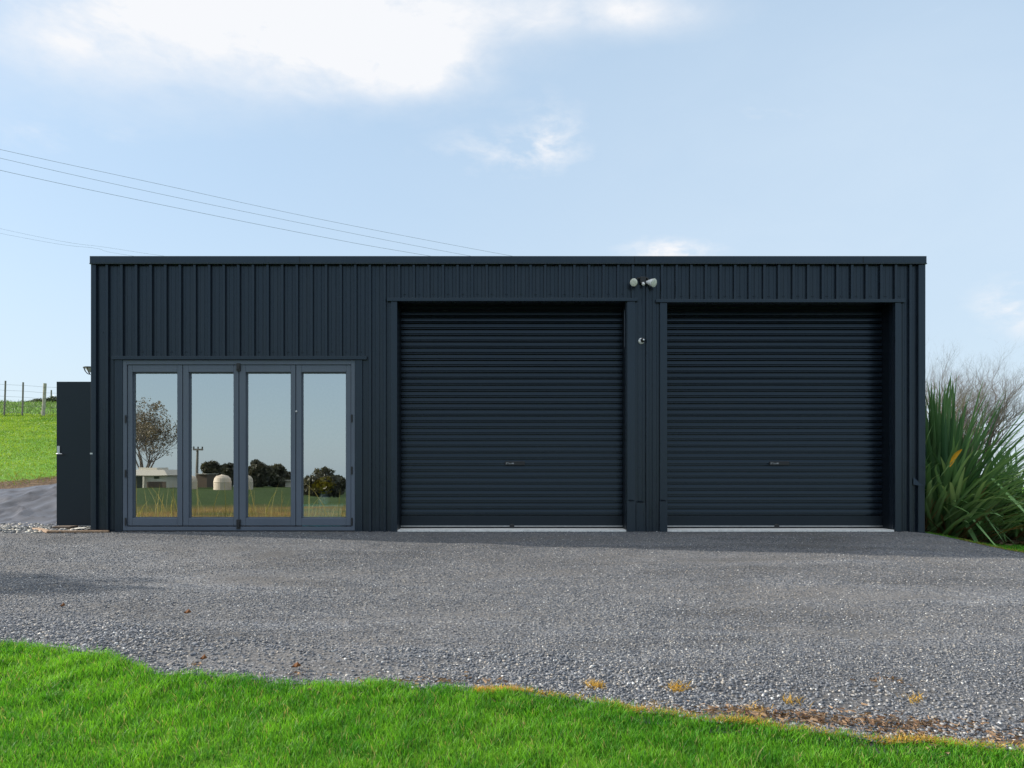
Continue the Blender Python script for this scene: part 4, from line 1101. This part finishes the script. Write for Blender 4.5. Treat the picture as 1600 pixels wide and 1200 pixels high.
wd = bpy.data.worlds.new('World'); S.world = wd; wd.use_nodes = True
nt = wd.node_tree; bg = nt.nodes['Background']
sky = N(nt, 'ShaderNodeTexSky', sky_type='NISHITA'); sky.sun_disc = False
sky.sun_elevation = EL; sky.sun_rotation = math.atan2(sun_to.x, sun_to.y); sky.air_density = 1.0; sky.dust_density = 0.6; sky.ozone_density = 1.6
tc = N(nt, 'ShaderNodeTexCoord').outputs['Generated']
sx3 = N(nt, 'ShaderNodeSeparateXYZ'); nt.links.new(tc, sx3.inputs[0])
dx, dy, dz = sx3.outputs
yy = math_(nt, 'MAXIMUM', dy, 0.05)
u = math_(nt, 'DIVIDE', dx, yy); v = math_(nt, 'DIVIDE', dz, yy)
front = math_(nt, 'GREATER_THAN', dy, 0.06)
mp = N(nt, 'ShaderNodeMapping'); mp.inputs['Scale'].default_value = (1, 1, 2.2); nt.links.new(tc, mp.inputs[0])
nz = noise(nt, 5.5, 8, 0.6, vec=mp.outputs[0], dist=0.4)
nz2 = noise(nt, 13, 7, 0.62, vec=mp.outputs[0], dist=0.3)
def blob(px, py, rx, ry, gain):
    a = math_(nt, 'DIVIDE', math_(nt, 'SUBTRACT', u, (px - 800) / F), rx / F)
    b = math_(nt, 'DIVIDE', math_(nt, 'SUBTRACT', v, (740 - py) / F), ry / F)
    r2 = math_(nt, 'ADD', math_(nt, 'MULTIPLY', a, a), math_(nt, 'MULTIPLY', b, b))
    return math_(nt, 'MULTIPLY', math_(nt, 'POWER', 2.718, math_(nt, 'MULTIPLY', r2, -1.0)), gain)
def addall(l):
    s = l[0]
    for x in l[1:]: s = math_(nt, 'ADD', s, x)
    return s
main = addall([blob(330, -10, 300, 80, 1.0), blob(560, 60, 170, 70, 1.0), blob(640, 110, 90, 40, 0.7), blob(120, 60, 130, 50, 0.35), blob(900, 20, 200, 36, 0.55), blob(1000, 15, 60, 30, 0.3), blob(350, 90, 360, 95, 0.30)])
wisp = addall([blob(790, 238, 100, 34, 0.42), blob(860, 210, 50, 45, 0.50), blob(1215, 178, 60, 14, 0.35), blob(1050, 398, 60, 22, 1.1), blob(1590, 480, 60, 40, 0.9), blob(90, 210, 120, 30, 0.2)])
wm = N(nt, 'ShaderNodeMapRange', interpolation_type='SMOOTHSTEP'); wm.inputs[1].default_value = 0.30; wm.inputs[2].default_value = 0.72
nz3 = noise(nt, 17, 8, 0.62, vec=mp.outputs[0], dist=0.25)
nt.links.new(nz3, wm.inputs[0]); wisp = math_(nt, 'MULTIPLY', wisp, wm.outputs[0])
main = math_(nt, 'ADD', main, wisp)
nn = math_(nt, 'ADD', math_(nt, 'MULTIPLY', math_(nt, 'SUBTRACT', nz, 0.5), 2.2), math_(nt, 'MULTIPLY', math_(nt, 'SUBTRACT', nz3, 0.5), 1.6))
den = math_(nt, 'MULTIPLY', main, math_(nt, 'ADD', 1.0, nn))
den = math_(nt, 'MULTIPLY', math_(nt, 'MULTIPLY_ADD', den, 1.15, -0.06), front, clamp=True)
veil = addall([blob(1500, 250, 700, 320, 0.50), blob(1000, 420, 500, 140, 0.12), blob(100, 100, 400, 160, 0.15)])
veil = math_(nt, 'MULTIPLY', math_(nt, 'MULTIPLY', veil, math_(nt, 'MULTIPLY_ADD', nz, 0.8, 0.6)), front, clamp=True)
hz_ = math_(nt, 'DIVIDE', dz, 0.22)
hz_ = math_(nt, 'MULTIPLY', math_(nt, 'POWER', 2.718, math_(nt, 'MULTIPLY', math_(nt, 'MULTIPLY', hz_, hz_), -1.0)), 0.72)
STR, EXPO = 0.13, 0.75
SK = 1.0 / (STR * 2 ** EXPO)
def lin(r, g, b, k=1.0): return tuple(((x / 255 + 0.055) / 1.055) ** 2.4 * SK * k for x in (r, g, b))
over = N(nt, 'ShaderNodeMapRange', interpolation_type='SMOOTHSTEP'); over.inputs[1].default_value = 0.56; over.inputs[2].default_value = 0.80
nt.links.new(math_(nt, 'ADD', dz, math_(nt, 'MULTIPLY', math_(nt, 'SUBTRACT', nz, 0.5), 0.5)), over.inputs[0])
c = mixc(nt, 0.68, sky.outputs[0], lin(196, 222, 246))
c = mixc(nt, math_(nt, 'MULTIPLY', hz_, math_(nt, 'MULTIPLY_ADD', front, 0.45, 0.55)), c, lin(216, 231, 243))
c = mixc(nt, veil, c, lin(218, 235, 251))
c = mixc(nt, den, c, lin(247, 249, 253))
c = mixc(nt, math_(nt, 'MULTIPLY', over.outputs[0], 0.9), c, lin(250, 252, 255, 1.75))
nt.links.new(c, bg.inputs['Color']); bg.inputs['Strength'].default_value = STR

vs = S.view_settings
vs.view_transform = 'Standard'; vs.look = 'None'; vs.gamma = 1; vs.use_curve_mapping = False; vs.exposure = 0.75
S.cycles.max_bounces = 8; S.cycles.transparent_max_bounces = 12
